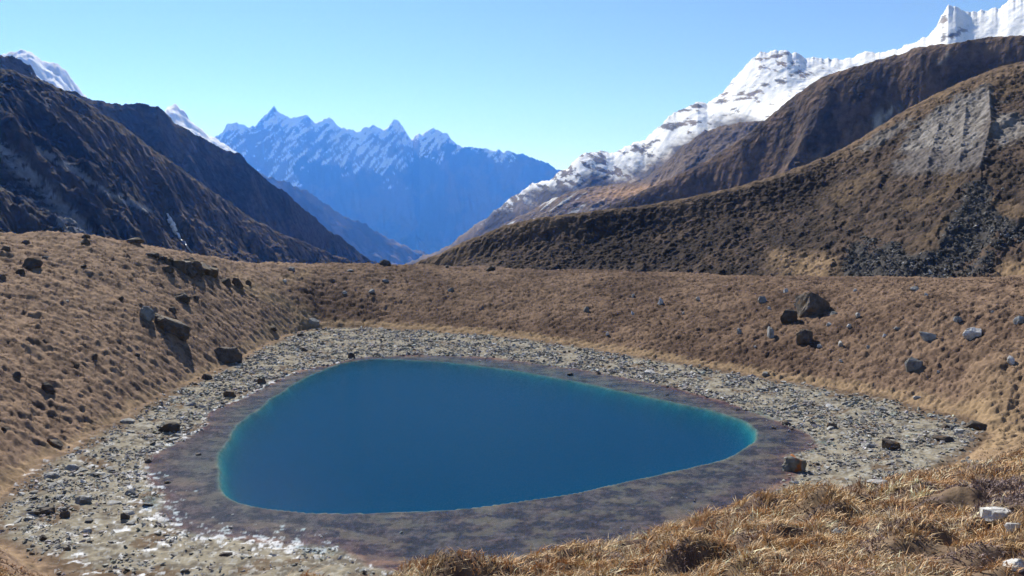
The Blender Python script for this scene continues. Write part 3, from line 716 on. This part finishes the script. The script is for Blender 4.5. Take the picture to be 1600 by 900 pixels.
def rock_obj(name, seed, dims, mat, n=18, sub=2, rough=0.06, boxy=0.6, smooth=False):
    bm = hull(seed, n, dims, sub, rough, boxy)
    me = bpy.data.meshes.new(name); bm.to_mesh(me); bm.free(); me.materials.append(mat)
    o = bpy.data.objects.new(name, me); sc.collection.objects.link(o)
    return o

D, G_, W_, S_ = M_BOULDER_DARK, M_BOULDER_GREY, M_BOULDER_PALE, M_SLAB
# px, py (foot), width px, height px, material, label, group
B = [
 # the brown hill on the left
 (40, 383, 12, 8, D, 'small dark knob of rock near the skyline at the far left of the brown hill', None),
 (134, 374, 14, 6, D, 'thin dark rock on the skyline of the left hill, above another flat one', None),
 (131, 385, 22, 8, D, 'flat dark boulder just under the skyline of the left hill', None),
 (212, 383, 30, 10, D, 'long low dark boulder sitting on the skyline of the left hill', None),
 (9, 396, 14, 8, D, 'grey brown rock at the left picture edge high on the left hill', None),
 (52, 420, 26, 13, D, 'wide dark rock with a smaller bump, high on the left hill', None),
 (31, 430, 17, 7, D, 'low dark rock below the wide dark rock on the left hill', None),
 (3, 439, 12, 8, D, 'dark rock cut by the left picture edge, halfway up the hill', None),
 (353, 445, 17, 10, D, 'rounded dark boulder left of the pyramid boulder in the grassy draw', None),
 (371, 450, 20, 16, D, 'pointed pyramid shaped dark boulder in the grassy draw', None),
 (388, 447, 11, 7, D, 'small dark rock right of the pyramid boulder in the draw', None),
 (284, 470, 27, 10, D, 'long tilted dark rock above the huge boulder on the left hill', None),
 (307, 470, 13, 7, D, 'small dark rock at the lower end of the long tilted rock', None),
 (269, 489, 13, 9, D, 'small dark rock just above the huge dark boulder on the left hill', None),
 (230, 503, 24, 18, G_, 'grey rounded boulder leaning against the huge dark boulder on the left hill', None),
 (269, 524, 62, 27, D, 'huge dark boulder with shaded face, largest on the left hill', None),
 (428, 521, 26, 9, D, 'flat dark boulder in grass above the stony far left shore', None),
 (353, 572, 52, 27, D, 'big dark turf capped boulder at the edge between left hill and stony shore', None),
 (148, 563, 10, 10, D, 'small grey dark rock in the middle of the left hill slope', None),
 (25, 594, 15, 10, D, 'grey dark rock low on the left hill near the picture edge', None),
 (75, 616, 22, 15, D, 'dark mossy lump of rock low on the left hill', None),
 (10, 672, 13, 14, D, 'dark blocky rock at the left picture edge above the near left shore', None),
 (85, 695, 24, 13, D, 'dark rock at the foot of the left hill beside the golden strip', None),
 (302, 455, 6, 4, D, 'small dark stone on the left hill just above the long tilted rock', None),
 (131, 420, 9, 5, D, 'small dark stone below the outcrop\'s thin tail, high on the left hill', None),
 (120, 575, 9, 5, D, 'small dark stone on mid left hill, below left of the lone grey dark rock', None),
 (70, 540, 8, 5, D, 'small dark stone on the left hill, above and left of the other mid slope stones', None),
 (190, 470, 8, 4, D, 'small dark stone between the skyline rocks and the huge dark boulder\'s grey neighbour', None),
 (215, 560, 9, 5, D, 'small dark stone below left of the huge dark boulder on the left hill', None),
 (72, 404, 12, 3, G_, 'thin pale slab of stone high on the left hill', 'pale slabs on the left hill'),
 (103, 473, 10, 4, G_, 'thin pale slab of stone high on the left hill', 'pale slabs on the left hill'),
 # skyline and moraine straight ahead
 (601, 417, 20, 8, D, 'low dark boulder on the moraine skyline below the far valley', None),
 (698, 420, 9, 6, D, 'small dark rock on the moraine skyline left of the wider skyline rock', None),
 (767, 423, 19, 7, D, 'wide dark rock on the moraine skyline at the foot of the heathery hill', None),
 (456, 425, 12, 5, G_, 'pale slab on the moraine skyline left of the lens of bare ground', None),
 (444, 441, 9, 5, W_, 'white stone at the top of the grassy draw', None),
 (547, 427, 12, 4, G_, 'flat pale rock just under the moraine skyline', None),
 (580, 459, 13, 6, G_, 'grey rock with a small pale one beside it on the upper moraine', None),
 (539, 462, 8, 5, W_, 'small pale stone left of the grey rock on the upper moraine', None),
 (602, 438, 12, 5, G_, 'flat grey rock on the upper moraine under the skyline boulder', None),
 (704, 458, 11, 9, G_, 'upright grey rock on the upper middle of the moraine bank', None),
 (490, 512, 20, 10, G_, 'grey boulder at the bottom of the golden grassy draw', None),
 (470, 528, 14, 6, D, 'dark low rock below the grey boulder of the draw', None),
 (475, 549, 13, 6, D, 'dark stone lying in the pale rubble at the far left shore', None),
 (549, 556, 13, 9, D, 'dark blocky stone on pale rubble where the far shore begins', None),
 (917, 488, 13, 10, G_, 'grey rock in the middle of the moraine bank behind the water', None),
 (1032, 476, 10, 11, W_, 'white upright stone with dark side, largest white one on middle moraine', None),
 (989, 459, 6, 6, W_, 'small white stone left above the large white upright stone', None),
 (989, 489, 6, 8, W_, 'narrow white stone left below the large white upright stone', None),
 (949, 525, 6, 6, W_, 'small white stone low on the moraine bank behind the water', None),
 (891, 586, 11, 5, D, 'dark stone with pale top lying in the shallow water at the far shore', None),
 (1015, 582, 24, 6, W_, 'pale flat slab in the rubble of the far right shore', None),
 (1090, 470, 7, 5, W_, 'small white stone high on the moraine bank, far left of the grey rounded rock', None),
 # right half of the moraine
 (1268, 489, 54, 38, D, 'huge dark overhanging boulder, largest on the right moraine', None),
 (1247, 482, 14, 10, W_, 'white streaked rock at the left foot of the huge dark boulder', None),
 (1234, 503, 32, 20, D, 'dark wedge shaped boulder below left of the huge dark boulder', None),
 (1192, 475, 16, 9, G_, 'grey rounded rock left of the huge dark boulder', None),
 (1257, 540, 30, 22, D, 'dark round boulder with shaded hollow below the wedge boulder', None),
 (1203, 530, 13, 17, G_, 'tall grey rock with a white top left of the dark round boulder', None),
 (1155, 527, 9, 10, G_, 'small tall grey white rock on the lower middle moraine', None),
 (1228, 457, 8, 7, W_, 'small white stone above the huge dark boulder', None),
 (1281, 542, 9, 7, W_, 'white stone right of the dark round boulder', None),
 (1314, 544, 8, 9, W_, 'white forked stone second right of the dark round boulder', None),
 (1303, 492, 14, 6, G_, 'low grey rock right of the huge dark boulder', None),
 (1340, 498, 9, 6, W_, 'white stone right of the huge dark boulder near mid slope', None),
 (1295, 510, 9, 5, W_, 'small white stone straight below the low grey rock right of the huge dark boulder', None),
 (1314, 565, 7, 5, W_, 'small white stone furthest down slope below the white forked stone', None),
 (1202, 484, 7, 5, W_, 'small white stone just under the grey rounded rock left of the huge boulder', None),
 (1327, 515, 9, 5, W_, 'small white stone mid slope between the low grey rock and the pale topped grey one', None),
 (1068, 492, 5, 5, W_, 'tiny white stone between the large white upright stone and the small tall grey white rock', None),
 (1466, 583, 5, 4, W_, 'tiny white stone right of the grey pointed boulder with rusty face', None),
 (1382, 531, 6, 5, W_, 'tiny white stone left of the small grey rock with pale top on the right moraine', None),
 (1447, 468, 7, 5, W_, 'small white stone near the upper edge of the right moraine, under the scree', None),
 (1551, 487, 5, 4, W_, 'tiny white stone up slope between the pale angular boulder and the right picture edge', None),
 (1336, 460, 6, 4, W_, 'tiny white stone high on the bank, up slope and right of the huge boulder', None),
 (1180, 545, 5, 4, W_, 'tiny white stone low on the bank, left below the tall grey rock with white top', None),
 (1356, 548, 8, 6, G_, 'dark and white stone pair piece below the white stones on right moraine', None),
 (1402, 522, 11, 5, G_, 'small grey rock with pale top left of the grey boulder on the right moraine', None),
 (1449, 537, 27, 14, G_, 'grey boulder with a pale left tip on the right moraine', None),
 (1520, 530, 28, 14, W_, 'pale grey angular boulder, palest large one on the right moraine', None),
 (1496, 509, 13, 7, G_, 'small grey rock above left of the pale angular boulder', None),
 (1592, 510, 17, 12, G_, 'slanting grey rock at the right picture edge on the moraine', None),
 (1427, 580, 26, 20, G_, 'grey pointed boulder with rusty lower face low on the right moraine', None),
 (1580, 569, 11, 12, W_, 'white upright stone low at the right end of the moraine', None),
 (1429, 455, 15, 7, G_, 'grey rock at the foot of the scree beneath the moraine hill', None),
 (1433, 624, 13, 5, W_, 'pale stone on the golden strip above the right shore', None),
 (1196, 588, 13, 7, G_, 'grey rock where rubble meets the golden strip on the right', None),
 # right shore
 (1243, 731, 40, 28, M_LICHEN, 'rounded grey boulder with orange lichen standing at the right water edge', None),
 (1392, 702, 32, 15, D, 'dark boulder with pale foot in the middle of the right shore', None),
 (1475, 693, 32, 9, D, 'long low dark rock on the right shore below the row of dark rocks', None),
 (1522, 675, 36, 13, D, 'dark long boulder at the right end of the stony shore', None),
 (1499, 680, 14, 10, W_, 'pale round stone leaning on the dark long boulder at right shore end', None),
 (1478, 672, 16, 8, D, 'dark rock left of the pale round stone at the right shore end', None),
 (1390, 685, 14, 4, D, 'thin dark slab above the dark boulder on the right shore', None),
 (1357, 697, 26, 7, G_, 'flat grey slab left of the dark boulder on the right shore', None),
 (1300, 665, 17, 7, D, 'dark stone at the upper right shore close to the water', None),
 (1228, 660, 14, 6, D, 'dark flat stone at the water line left of the upper right shore', None),
 (1209, 670, 9, 4, D, 'small dark stone in the shallow water at the right shore', None),
 (1270, 659, 9, 6, D, 'small dark stone between two darker ones near the right water line', None),
 (1518, 729, 14, 9, G_, 'grey angular block at the front of the small heap near the foreground grass', 'heap of grey blocks at the right shore'),
 (1507, 726, 12, 8, G_, 'grey angular block at the left side of the small heap near the foreground grass', 'heap of grey blocks at the right shore'),
 (1530, 727, 13, 8, G_, 'grey angular block at the right side of the small heap near the foreground grass', 'heap of grey blocks at the right shore'),
 (1514, 718, 11, 6, G_, 'grey angular block at the back of the small heap near the foreground grass', 'heap of grey blocks at the right shore'),
 (1296, 764, 14, 5, G_, 'grey slab at the near right shore above the foreground grass', None),
 # left shore
 (267, 671, 32, 15, D, 'brown rounded boulder on pale rubble beside the left water edge', None),
 (322, 595, 20, 9, D, 'dark boulder in pale rubble below the big turf capped boulder', None),
 (407, 596, 18, 10, D, 'dark boulder at the far left water edge', None),
 (359, 616, 22, 11, D, 'dark boulder near the left water edge between two others', None),
 (205, 767, 24, 9, G_, 'pointed grey slab with dark front face near the left water edge', None),
 (130, 785, 28, 11, G_, 'flat topped grey block with dark front on the near left shore', None),
 (70, 803, 28, 12, D, 'dark tilted slab at the far left of the near shore', None),
 (101, 807, 16, 12, D, 'small dark cube like rock right of the dark tilted slab', None),
 (195, 806, 15, 11, D, 'round brown stone next to a strip of white ice', None),
 (231, 716, 12, 6, D, 'dark stone at the frosty left water edge', None),
 (310, 711, 9, 4, D, 'dark stone standing alone in the shallow water at left', None),
 (263, 755, 13, 4, D, 'thin dark stone in the shallows at the left bay', None),
 (200, 663, 24, 5, G_, 'long light grey slab between left hill and brown rounded boulder', None),
 (298, 632, 22, 5, G_, 'light grey slab above the left bay of the lake', None),
 (67, 848, 14, 8, D, 'dark reddish stone low on the near left shore', None),
 (105, 864, 12, 6, D, 'small dark stone at the lower left below the reddish one', None),
 (178, 782, 24, 5, G_, 'long pale grey slab right of the flat topped block', None),
 (352, 864, 22, 5, D, 'thin dark slab on mud at the near shore', None),
 (140, 847, 9, 4, D, 'small dark stone on tan mud of the near left shore', None),
 (112, 735, 24, 8, G_, 'grey slab in the dense rubble under the left hill', None),
 (82, 748, 26, 7, G_, 'wide pale grey slab in the upper left shore rubble', None),
 # foreground
 (1556, 822, 52, 15, W_, 'large white rock lying in the foreground grass at right', None),
 (1583, 832, 24, 14, W_, 'smaller white rock touching the large white one in the grass', None),
 (1586, 888, 36, 14, W_, 'white rock cut by the right picture edge in the foreground grass', None),
 (1372, 757, 36, 7, W_, 'flat white slab at the upper edge of the foreground grass', None),
 (1310, 838, 26, 9, G_, 'flat grey slab half sunk in the foreground grass', None),
]
def place_boulder(i, b):
    px, py, wp, hp, mat, label, group = b
    fore = (py > 735 and px > 1260 and px not in (1296,)) 
    if fore and px != 1296:
        az, te = pix(px, py); r = np.geomspace(4, 60, 3000); x = r * math.sin(az); y = r * math.cos(az)
        k = np.nonzero(CAMZ + te * r <= near_h(x, y) + 0.02)[0]; k = k[0] if len(k) else 1800
        xy = np.array([x[k], y[k]]); r = r[k]
    else:
        xy, r = pix_point(px, py)
    wm = wp * r / F; hm = hp * r / F
    sink = 0.35 if fore else 0.30
    dep = max(hm * 1.1, wm * 0.75)
    o = rock_obj('boulder' if wp > 11 else 'stone', 100 + i, (wm * 0.98, dep, hm * (1.3 + sink)), mat, n=16 + (i % 3) * 4, sub=2 if wp > 11 else 1, rough=0.05 if wp < 20 else 0.08, boxy=0.05 if px == 1243 else 0.15 + 0.45 * random.random())
    p = xy * (1 + dep * 0.35 / r)
    z = float(ground_z(p)[0])
    z = max(z, float(ground_z(xy)[0]))
    o.location = (p[0], p[1], z + hm * 0.14)
    o.rotation_euler = (random.uniform(-.12, .12), 0.42 if px == 269 else random.uniform(-.2, .2), -math.atan2(p[0], p[1]) + random.uniform(-.25, .25))
    tag(o, label, 'boulder' if wp > 11 else 'stone', group)
    return o
for i, b in enumerate(B): place_boulder(i, b)

# fractured outcrop on the shoulder of the left hill: one rock mass of many cracked blocks
def outcrop(part, label):
    bm = bmesh.new(); rg = random.Random(5)
    spots = [(303 + rg.gauss(0, 11), 424 + rg.gauss(0, 3.5), rg.uniform(12, 21)) for _ in range(54)] + [(280, 422, 30), (292, 424, 34), (304, 426, 36), (316, 427, 34), (328, 428, 28)]
    tail = [(235 + k * 4.2 + rg.gauss(0, 1.0), 404 + k * 1.4 + rg.gauss(0, 0.7), rg.uniform(10, 13)) for k in range(13)]
    c0 = None
    for j, (px, py, wp) in enumerate(spots if part == 0 else tail):
        xy, r = pix_point(px, py); z = float(ground_z(xy)[0]); wm = wp * r / F
        if c0 is None: c0 = Vector((xy[0], xy[1], z))
        h = hull(900 + j, 14, (wm, wm * (0.8 if part == 0 else 1.5), wm * 0.75), 1, 0.05, 0.7)
        h.transform(Matrix.Translation(Vector((xy[0], xy[1], z + wm * 0.12)) - c0) @ Matrix.Rotation(rg.uniform(0, 3), 4, 'Z') @ Matrix.Rotation(rg.uniform(-.4, .4), 4, 'X'))
        me = bpy.data.meshes.new('t'); h.to_mesh(me); h.free(); bm.from_mesh(me); bpy.data.meshes.remove(me)
    me = bpy.data.meshes.new('rock_outcrop'); bm.to_mesh(me); bm.free(); me.materials.append(M_BOULDER_DARK)
    o = bpy.data.objects.new('rock_outcrop', me); sc.collection.objects.link(o); o.location = c0
    tag(o, label, 'outcrop')
outcrop(0, 'dark fractured rock outcrop on the right shoulder of the left hill')
outcrop(1, 'thin dark rib of rock trailing up left from the fractured outcrop on the left hill')

# ------------------------------------------------------------------ loose stones of the shore
STONE_MESHES = []
for k in range(10):
    bm = hull(500 + k, 11, (1, 0.72, 0.34 if k % 2 else 0.5), 0, 0, 0.5)
    me = bpy.data.meshes.new('stone'); bm.to_mesh(me); bm.free(); me.materials.append(M_SLAB); STONE_MESHES.append(me)
regions = [
 ('at the far left end of the near shore', [(20, 775), (75, 725), (120, 745), (110, 800), (30, 830)], 18),
 ('between the golden strip and the frosty bay at left', [(90, 715), (200, 660), (235, 735), (130, 770)], 18),
 ('on the left shore around the brown rounded boulder', [(210, 655), (290, 610), (318, 650), (275, 685), (225, 700)], 16),
 ('on left shore below the big turf capped boulder', [(290, 600), (345, 580), (440, 560), (400, 600), (330, 640)], 16),
 ('on tan mud beside white ice of the near left shore', [(110, 800), (225, 770), (245, 800), (290, 840), (130, 850)], 12),
 ('on the far shore where the grassy draw meets the rubble', [(440, 560), (500, 525), (580, 522), (560, 548), (470, 570)], 16),
 ('on the far shore straight across the deepest water', [(600, 522), (780, 532), (780, 556), (600, 548)], 18),
 ('on the far shore beyond the dark stone in the shallows', [(800, 545), (1000, 575), (1100, 600), (1080, 610), (900, 566), (800, 556)], 20),
 ('on the right shore close to the narrow lake end', [(1120, 600), (1230, 608), (1290, 655), (1230, 655), (1120, 618)], 18),
 ('in dense rubble in the middle of the right shore', [(1250, 615), (1400, 640), (1440, 680), (1330, 690), (1280, 660)], 22),
 ('at the right end of the shore before golden grass', [(1410, 645), (1500, 668), (1510, 700), (1440, 700)], 12),
 ('on sandy ground right of the lichen boulder', [(1290, 700), (1400, 705), (1440, 735), (1340, 745), (1285, 735)], 14)]
DARK_MESHES = []
for me in STONE_MESHES:
    c = me.copy(); c.materials.clear(); c.materials.append(M_SLAB_DARK); DARK_MESHES.append(c)
for where, poly, n in regions:
    poly = np.array(poly, float); lo, hi = poly.min(0), poly.max(0); k = 0
    while k < n:
        q = RNG.uniform(lo, hi)
        if poly_sd(q[:1], q[1:], poly)[0] < 0: continue
        xy = unproj(q[0], q[1], 0.5)
        z = float(ground_z(xy)[0])
        dark, mi = RNG.uniform() < 0.4, int(RNG.integers(10))
        o = bpy.data.objects.new('stone', (DARK_MESHES if dark else STONE_MESHES)[mi]); sc.collection.objects.link(o)
        big = RNG.uniform() < 0.4
        s = RNG.uniform(1.35, 2.0) if big else RNG.uniform(0.75, 1.15)
        o.scale = (s, s * RNG.uniform(0.6, 1.1), s * RNG.uniform(0.5, 1.0)); o.location = (xy[0], xy[1], z + 0.02)
        o.rotation_euler = (RNG.uniform(-.25, .25), RNG.uniform(-.25, .25), RNG.uniform(0, 6.28))
        shape = 'flat' if mi % 2 else 'blocky'
        label = ('large ' if big else 'small ') + ('dark ' if dark else 'pale grey ') + shape + ' stone ' + where
        tag(o, label, 'stone', 'loose stones ' + where); k += 1

def scatter_mesh(name, pos, size, protos, rgb, mat, flat=(0.5, 1.0), tilt=0.3, seed=1, lift=0.1):
    """one mesh holding many small stones or tufts"""
    rg = np.random.default_rng(seed); Vs = []; Fs = []; Cs = []; off = 0
    which = rg.integers(len(protos), size=len(pos))
    for k, (pv, pf) in enumerate(protos):
        idx = np.nonzero(which == k)[0]; n = len(idx)
        if not n: continue
        a = rg.uniform(0, 2 * np.pi, n); ca, sa = np.cos(a), np.sin(a)
        s = size[idx]
        V = pv[None].repeat(n, 0).copy()
        V[..., 0] *= s[:, None]; V[..., 1] *= (s * rg.uniform(0.6, 1.05, n))[:, None]; V[..., 2] *= (s * rg.uniform(*flat, n))[:, None]
        tx, ty = rg.normal(0, tilt, n), rg.normal(0, tilt, n)
        V[..., 2] += V[..., 0] * tx[:, None] + V[..., 1] * ty[:, None]
        x = V[..., 0] * ca[:, None] - V[..., 1] * sa[:, None]; y = V[..., 0] * sa[:, None] + V[..., 1] * ca[:, None]
        V[..., 0], V[..., 1] = x, y
        V += pos[idx][:, None]; V[..., 2] += (s * lift)[:, None]
        Vs.append(V.reshape(-1, 3)); Cs.append(rgb[idx][:, None].repeat(pv.shape[0], 1).reshape(-1, 3))
        Fs.append((pf[None] + (off + np.arange(n) * len(pv))[:, None, None]).reshape(-1, 3)); off += n * len(pv)
    o = mesh_np(name, np.concatenate(Vs), np.concatenate(Fs), 3, np.concatenate(Cs), mat, smooth=False)
    return tag(o, kind='stuff')
PROTO = []
for k in range(12):
    bm = hull(700 + k, 9, (1, 0.8, 0.42 if k % 3 else 0.65), 0, 0, 0.5); bm.verts.ensure_lookup_table()
    bm.verts.index_update()
    PROTO.append((np.array([v.co[:] for v in bm.verts]), np.array([[v.index for v in f.verts] for f in bm.faces]))); bm.free()

def shore_rubble():
    n = 230000
    az = RNG.uniform(pix(-30, 600)[0], pix(1560, 600)[0], n); r = RNG.uniform(60, 235, n)
    x, y = r * np.sin(az), r * np.cos(az)
    dt = poly_sd(x, y, TOE_XY); ds = poly_sd(x, y, SHORE_XY)
    px, py = proj(np.stack([x, y, x * 0 + 0.5], -1))
    dens = sstep(0.3, 3.2, dt + 0.9 * fbm(x / 4, y / 4, 3, 97)) * sstep(0.8, -1.5, ds)
    cl = fbm(x / 5, y / 5, 4, 95)
    mud = sstep(740, 840, py) * 0.75 * sstep(60, 160, px) + np.exp(-((px - 1330) / 130) ** 2 - ((py - 735) / 30) ** 2) * 0.5
    k = RNG.uniform(0, 1, n) < dens * np.clip(0.50 + 0.80 * cl - 0.6 * mud, 0.03, 1)
    k |= (RNG.uniform(0, 1, n) < 0.005) & (ds < 0.3 * 30) & (dt > 0) & (ds > 0) & (poly_sd(x, y, DEEP_XY) < -3)
    x, y, r = x[k], y[k], r[k]
    z = near_h(x, y); n = len(x)
    size = np.clip(RNG.lognormal(math.log(0.36), 0.55, n), 0.1, 1.0) * np.clip(r / 130, 0.75, 1.35)
    g = RNG.uniform(0.14, 0.36, n)[:, None] * np.array([[1.0, 0.98, 0.93]]) * RNG.normal(1, 0.04, (n, 3))
    wh = RNG.uniform(0, 1, n) < 0.04; g[wh] = 0.55
    return scatter_mesh('shore_rubble', np.stack([x, y, z], -1), size, PROTO, np.clip(g, 0.03, 0.8), M_RUBBLE, seed=2)
shore_rubble()

def pick(P, px0, px1, n, seed, test):
    """random points of a hill mesh, with their pixel coordinates"""
    rg = np.random.default_rng(seed)
    V = P.reshape(-1, 3); qx, qy = proj(V)
    ok = np.nonzero((qx > px0) & (qx < px1) & test(qx, qy, V))[0]
    i = rg.choice(ok, n, replace=True)
    p = V[i].copy(); return p, qx[i], qy[i]
def talus():
    ts = lambda qx, qy, V: poly_sd(qx, qy, TALUS) > -2
    p, qx, qy = pick(HILL_P[:, 26:], 1290, 1640, 5200, 3, ts)
    n2 = fbm(qx / 18, qy / 14, 4, 44); k = n2 > -0.25; p = p[k]
    q, _, _ = pick(HILL_P[:, 30:], 760, 1640, 1500, 4, lambda qx, qy, V: (qy < 450))
    s = np.r_[np.clip(RNG.lognormal(math.log(0.75), 0.45, len(p)), 0.4, 2.4), np.clip(RNG.lognormal(math.log(0.5), 0.5, len(q)), 0.3, 2.0)]
    p = np.concatenate([p, q]); p[:, :2] += RNG.normal(0, 0.5, (len(p), 2))
    g = RNG.uniform(0.04, 0.15, len(p))[:, None] * np.array([[1.0, 0.98, 0.97]])
    g[RNG.uniform(0, 1, len(p)) < 0.05] = 0.30
    scatter_mesh('talus', p, s, PROTO, g, M_RUBBLE, flat=(0.9, 1.8), seed=6)
talus()

# ------------------------------------------------------------------ white stream on the left hillside
def stream():
    V = left_P[:, 26:]; qx, qy = proj(V); rr = np.hypot(V[..., 0], V[..., 1])
    pts = [(262, 336, 1.2), (266, 341, 3), (262, 345, 2), (271, 348, 3.4), (267, 353, 2.4), (275, 357, 3), (270, 361, 2), (278, 366, 2.4), (279, 371, 1.3), (286, 378, .9), (293, 386, .8), (300, 394, .8)]
    P3 = []
    a_ = np.array(pts); tq = np.linspace(0, len(pts) - 1, 56)
    for px, py, w_ in zip(*[np.interp(tq, np.arange(len(pts)), a_[:, q]) for q in range(3)]):
        d = (qx - px) ** 2 + (qy - py) ** 2
        near = np.where(d < 3.0, rr, 1e9)
        k = np.unravel_index(np.argmin(near if near.min() < 1e8 else d), d.shape); p = V[k]; P3.append((Vector(p), w_ * rr[k] / F))
    bm = bmesh.new(); prev = None
    for i, (p, wd) in enumerate(P3):
        q = p + Vector((0, 0, 2.5)); toward = (Vector((0, 0, CAMZ)) - q).normalized() * 6
        q = q + toward; a = bm.verts.new(q + Vector((-wd * .55, 0, 0))); b = bm.verts.new(q + Vector((wd * .55, 0, 0)))
        if prev: bm.faces.new((prev[0], prev[1], b, a))
        prev = (a, b)
    r = bmesh.ops.extrude_face_region(bm, geom=bm.faces[:])
    bmesh.ops.translate(bm, vec=(0, 5, -5), verts=[g for g in r['geom'] if isinstance(g, bmesh.types.BMVert)])
    bmesh.ops.recalc_face_normals(bm, faces=bm.faces)
    me = bpy.data.meshes.new('stream'); bm.to_mesh(me); bm.free()
    m = bpy.data.materials.new('white_water'); m.use_nodes = True
    m.node_tree.nodes['Principled BSDF'].inputs['Base Color'].default_value = (0.85, 0.87, 0.9, 1)
    me.materials.append(m); o = bpy.data.objects.new('stream', me); sc.collection.objects.link(o); tag(o, kind='structure')
stream()

# ------------------------------------------------------------------ grass
def blades(base, length, width, lean, rgb, seed):
    """curved tapering blades: 5 vertices, 3 triangles each"""
    rg = np.random.default_rng(seed); n = len(base)
    a = rg.uniform(0, 2 * np.pi, n); dx, dy = np.cos(a), np.sin(a)
    side = np.stack([-dy, dx, 0 * dx], -1) * width[:, None] * 0.5
    out = np.stack([lean[:, 0], lean[:, 1], 0 * dx], -1)
    up = np.zeros((n, 3)); up[:, 2] = 1
    L = length[:, None]
    m = base + up * L * 0.55 + out * L * 0.25
    t = base + up * L * 0.85 + out * L * 0.85
    V = np.stack([base - side, base + side, m + side * 0.8, m - side * 0.8, t], 1)
    o = np.arange(n)[:, None, None] * 5
    Fc = np.array([[0, 1, 2], [0, 2, 3], [3, 2, 4]])[None] + o
    return V.reshape(-1, 3), Fc.reshape(-1, 3), rgb[:, None].repeat(5, 1).reshape(-1, 3)
def foreground_grass():
    rg = np.random.default_rng(21)
    n = 15000
    az = rg.uniform(-R(40), R(42), n); r = 3.2 * (75 / 3.2) ** (rg.uniform(0, 1, n) ** 0.72)
    x, y = r * np.sin(az), r * np.cos(az)
    k = poly_sd(x, y, TOE_XY) < -1.0
    x, y, r = x[k], y[k], r[k]; n = len(x)
    patch = fbm(x / 2.0, y / 1.3, 4, 111, 0.6) + 0.5 * fbm(x / 6, y / 6, 2, 113)
    dead = (patch > 0.20 + 0.25 * sstep(16, 8, r)) & ~((r < 15) & (x < 1.5))                                          # low dark heather between the tussocks
    nb = 38
    ln = np.where(dead, 0.08, 0.155) * rg.uniform(0.65, 1.4, n) * np.clip(r / 14, 0.8, 1.7)
    cols = np.array([[0.56, 0.40, 0.23], [0.49, 0.30, 0.155], [0.66, 0.53, 0.35], [0.40, 0.245, 0.135]])
    ci = np.clip(((fbm(x / 2.5, y / 2.5, 3, 117) + rg.normal(0, 0.35, n)) * 2.2 + 1.5).astype(int), 0, 3)
    tc = cols[ci] * rg.uniform(0.8, 1.2, n)[:, None]
    tc[dead] = np.array([0.20, 0.15, 0.14]) * rg.uniform(0.7, 1.6, dead.sum())[:, None]
    X = x[:, None] + rg.normal(0, 1, (n, nb)) * (0.05 + 0.0045 * r)[:, None]; Y = y[:, None] + rg.normal(0, 1, (n, nb)) * (0.05 + 0.0045 * r)[:, None]
    ox, oy = X - x[:, None], Y - y[:, None]; q = (0.06 + 0.0045 * r)[:, None]
    lean = np.stack([ox / q * 0.6 + 0.2 + rg.normal(0, .35, (n, nb)), oy / q * 0.6 - 0.2 + rg.normal(0, .35, (n, nb))], -1).reshape(-1, 2)
    X, Y = X.ravel(), Y.ravel()
    Z = near_h(X, Y)
    Ln = (ln[:, None] * rg.uniform(0.5, 1.25, (n, nb))).ravel()
    W = (0.004 + 0.0010 * r)[:, None].repeat(nb, 1).ravel() * rg.uniform(0.7, 1.3, n * nb)
    C = (tc[:, None].repeat(nb, 1) * rg.uniform(0.7, 1.35, (n, nb))[..., None]).reshape(-1, 3)
    V, Fc, Cc = blades(np.stack([X, Y, Z - 0.02], -1), Ln, W, lean, C, 5)
    o = mesh_np('grass', V, Fc, 3, np.clip(Cc, 0.01, 0.75), M_GRASS, smooth=False); tag(o, kind='stuff')
foreground_grass()
def bank_tussocks():
    rg = np.random.default_rng(23)
    n = 30000
    az = rg.uniform(-R(38), R(38), n); r = rg.uniform(62 ** .8, 300 ** .8, n) ** (1 / .8)
    x, y = r * np.sin(az), r * np.cos(az)
    dt = poly_sd(x, y, TOE_XY)
    k = (dt < -1.0) & (r < ia(c_rr, az) + 25) & (rg.uniform(0, 1, n) < sstep(-0.9, 0.3, fbm(x / 3, y / 3, 3, 121)) * sstep(1, 6, -dt) * 0.9 + 0.1)
    x, y, r = x[k], y[k], r[k]; n = len(x); nb = 7
    px, _ = proj(np.stack([x, y, x * 0 + 8], -1))
    bank = sstep(420, 520, px)
    tc = mix(C3(0.22, 0.15, 0.105), C3(0.125, 0.085, 0.062), bank) * rg.uniform(0.7, 1.4, n)[:, None]
    S = (0.12 + 0.0006 * r)[:, None]
    ox, oy = rg.normal(0, 1, (n, nb)) * S, rg.normal(0, 1, (n, nb)) * S
    X, Y = (x[:, None] + ox).ravel(), (y[:, None] + oy).ravel()
    Z = near_h(x, y)[:, None].repeat(nb, 1).ravel()
    lean = np.stack([(ox / S * 0.45).ravel(), (oy / S * 0.45).ravel()], -1)
    Ln = rg.uniform(0.09, 0.27, n * nb) * np.clip(r / 150, 0.8, 1.4)[:, None].repeat(nb, 1).ravel()
    W = (0.035 + 0.0005 * r)[:, None].repeat(nb, 1).ravel()
    C = (tc[:, None].repeat(nb, 1) * rg.uniform(0.8, 1.2, (n, nb))[..., None]).reshape(-1, 3)
    V, Fc, Cc = blades(np.stack([X, Y, Z - 0.05], -1), Ln, W, lean, C, 6)
    o = mesh_np('grass_tussocks', V, Fc, 3, np.clip(Cc, 0.01, 0.7), M_GRASS, smooth=False); tag(o, kind='stuff')
bank_tussocks()
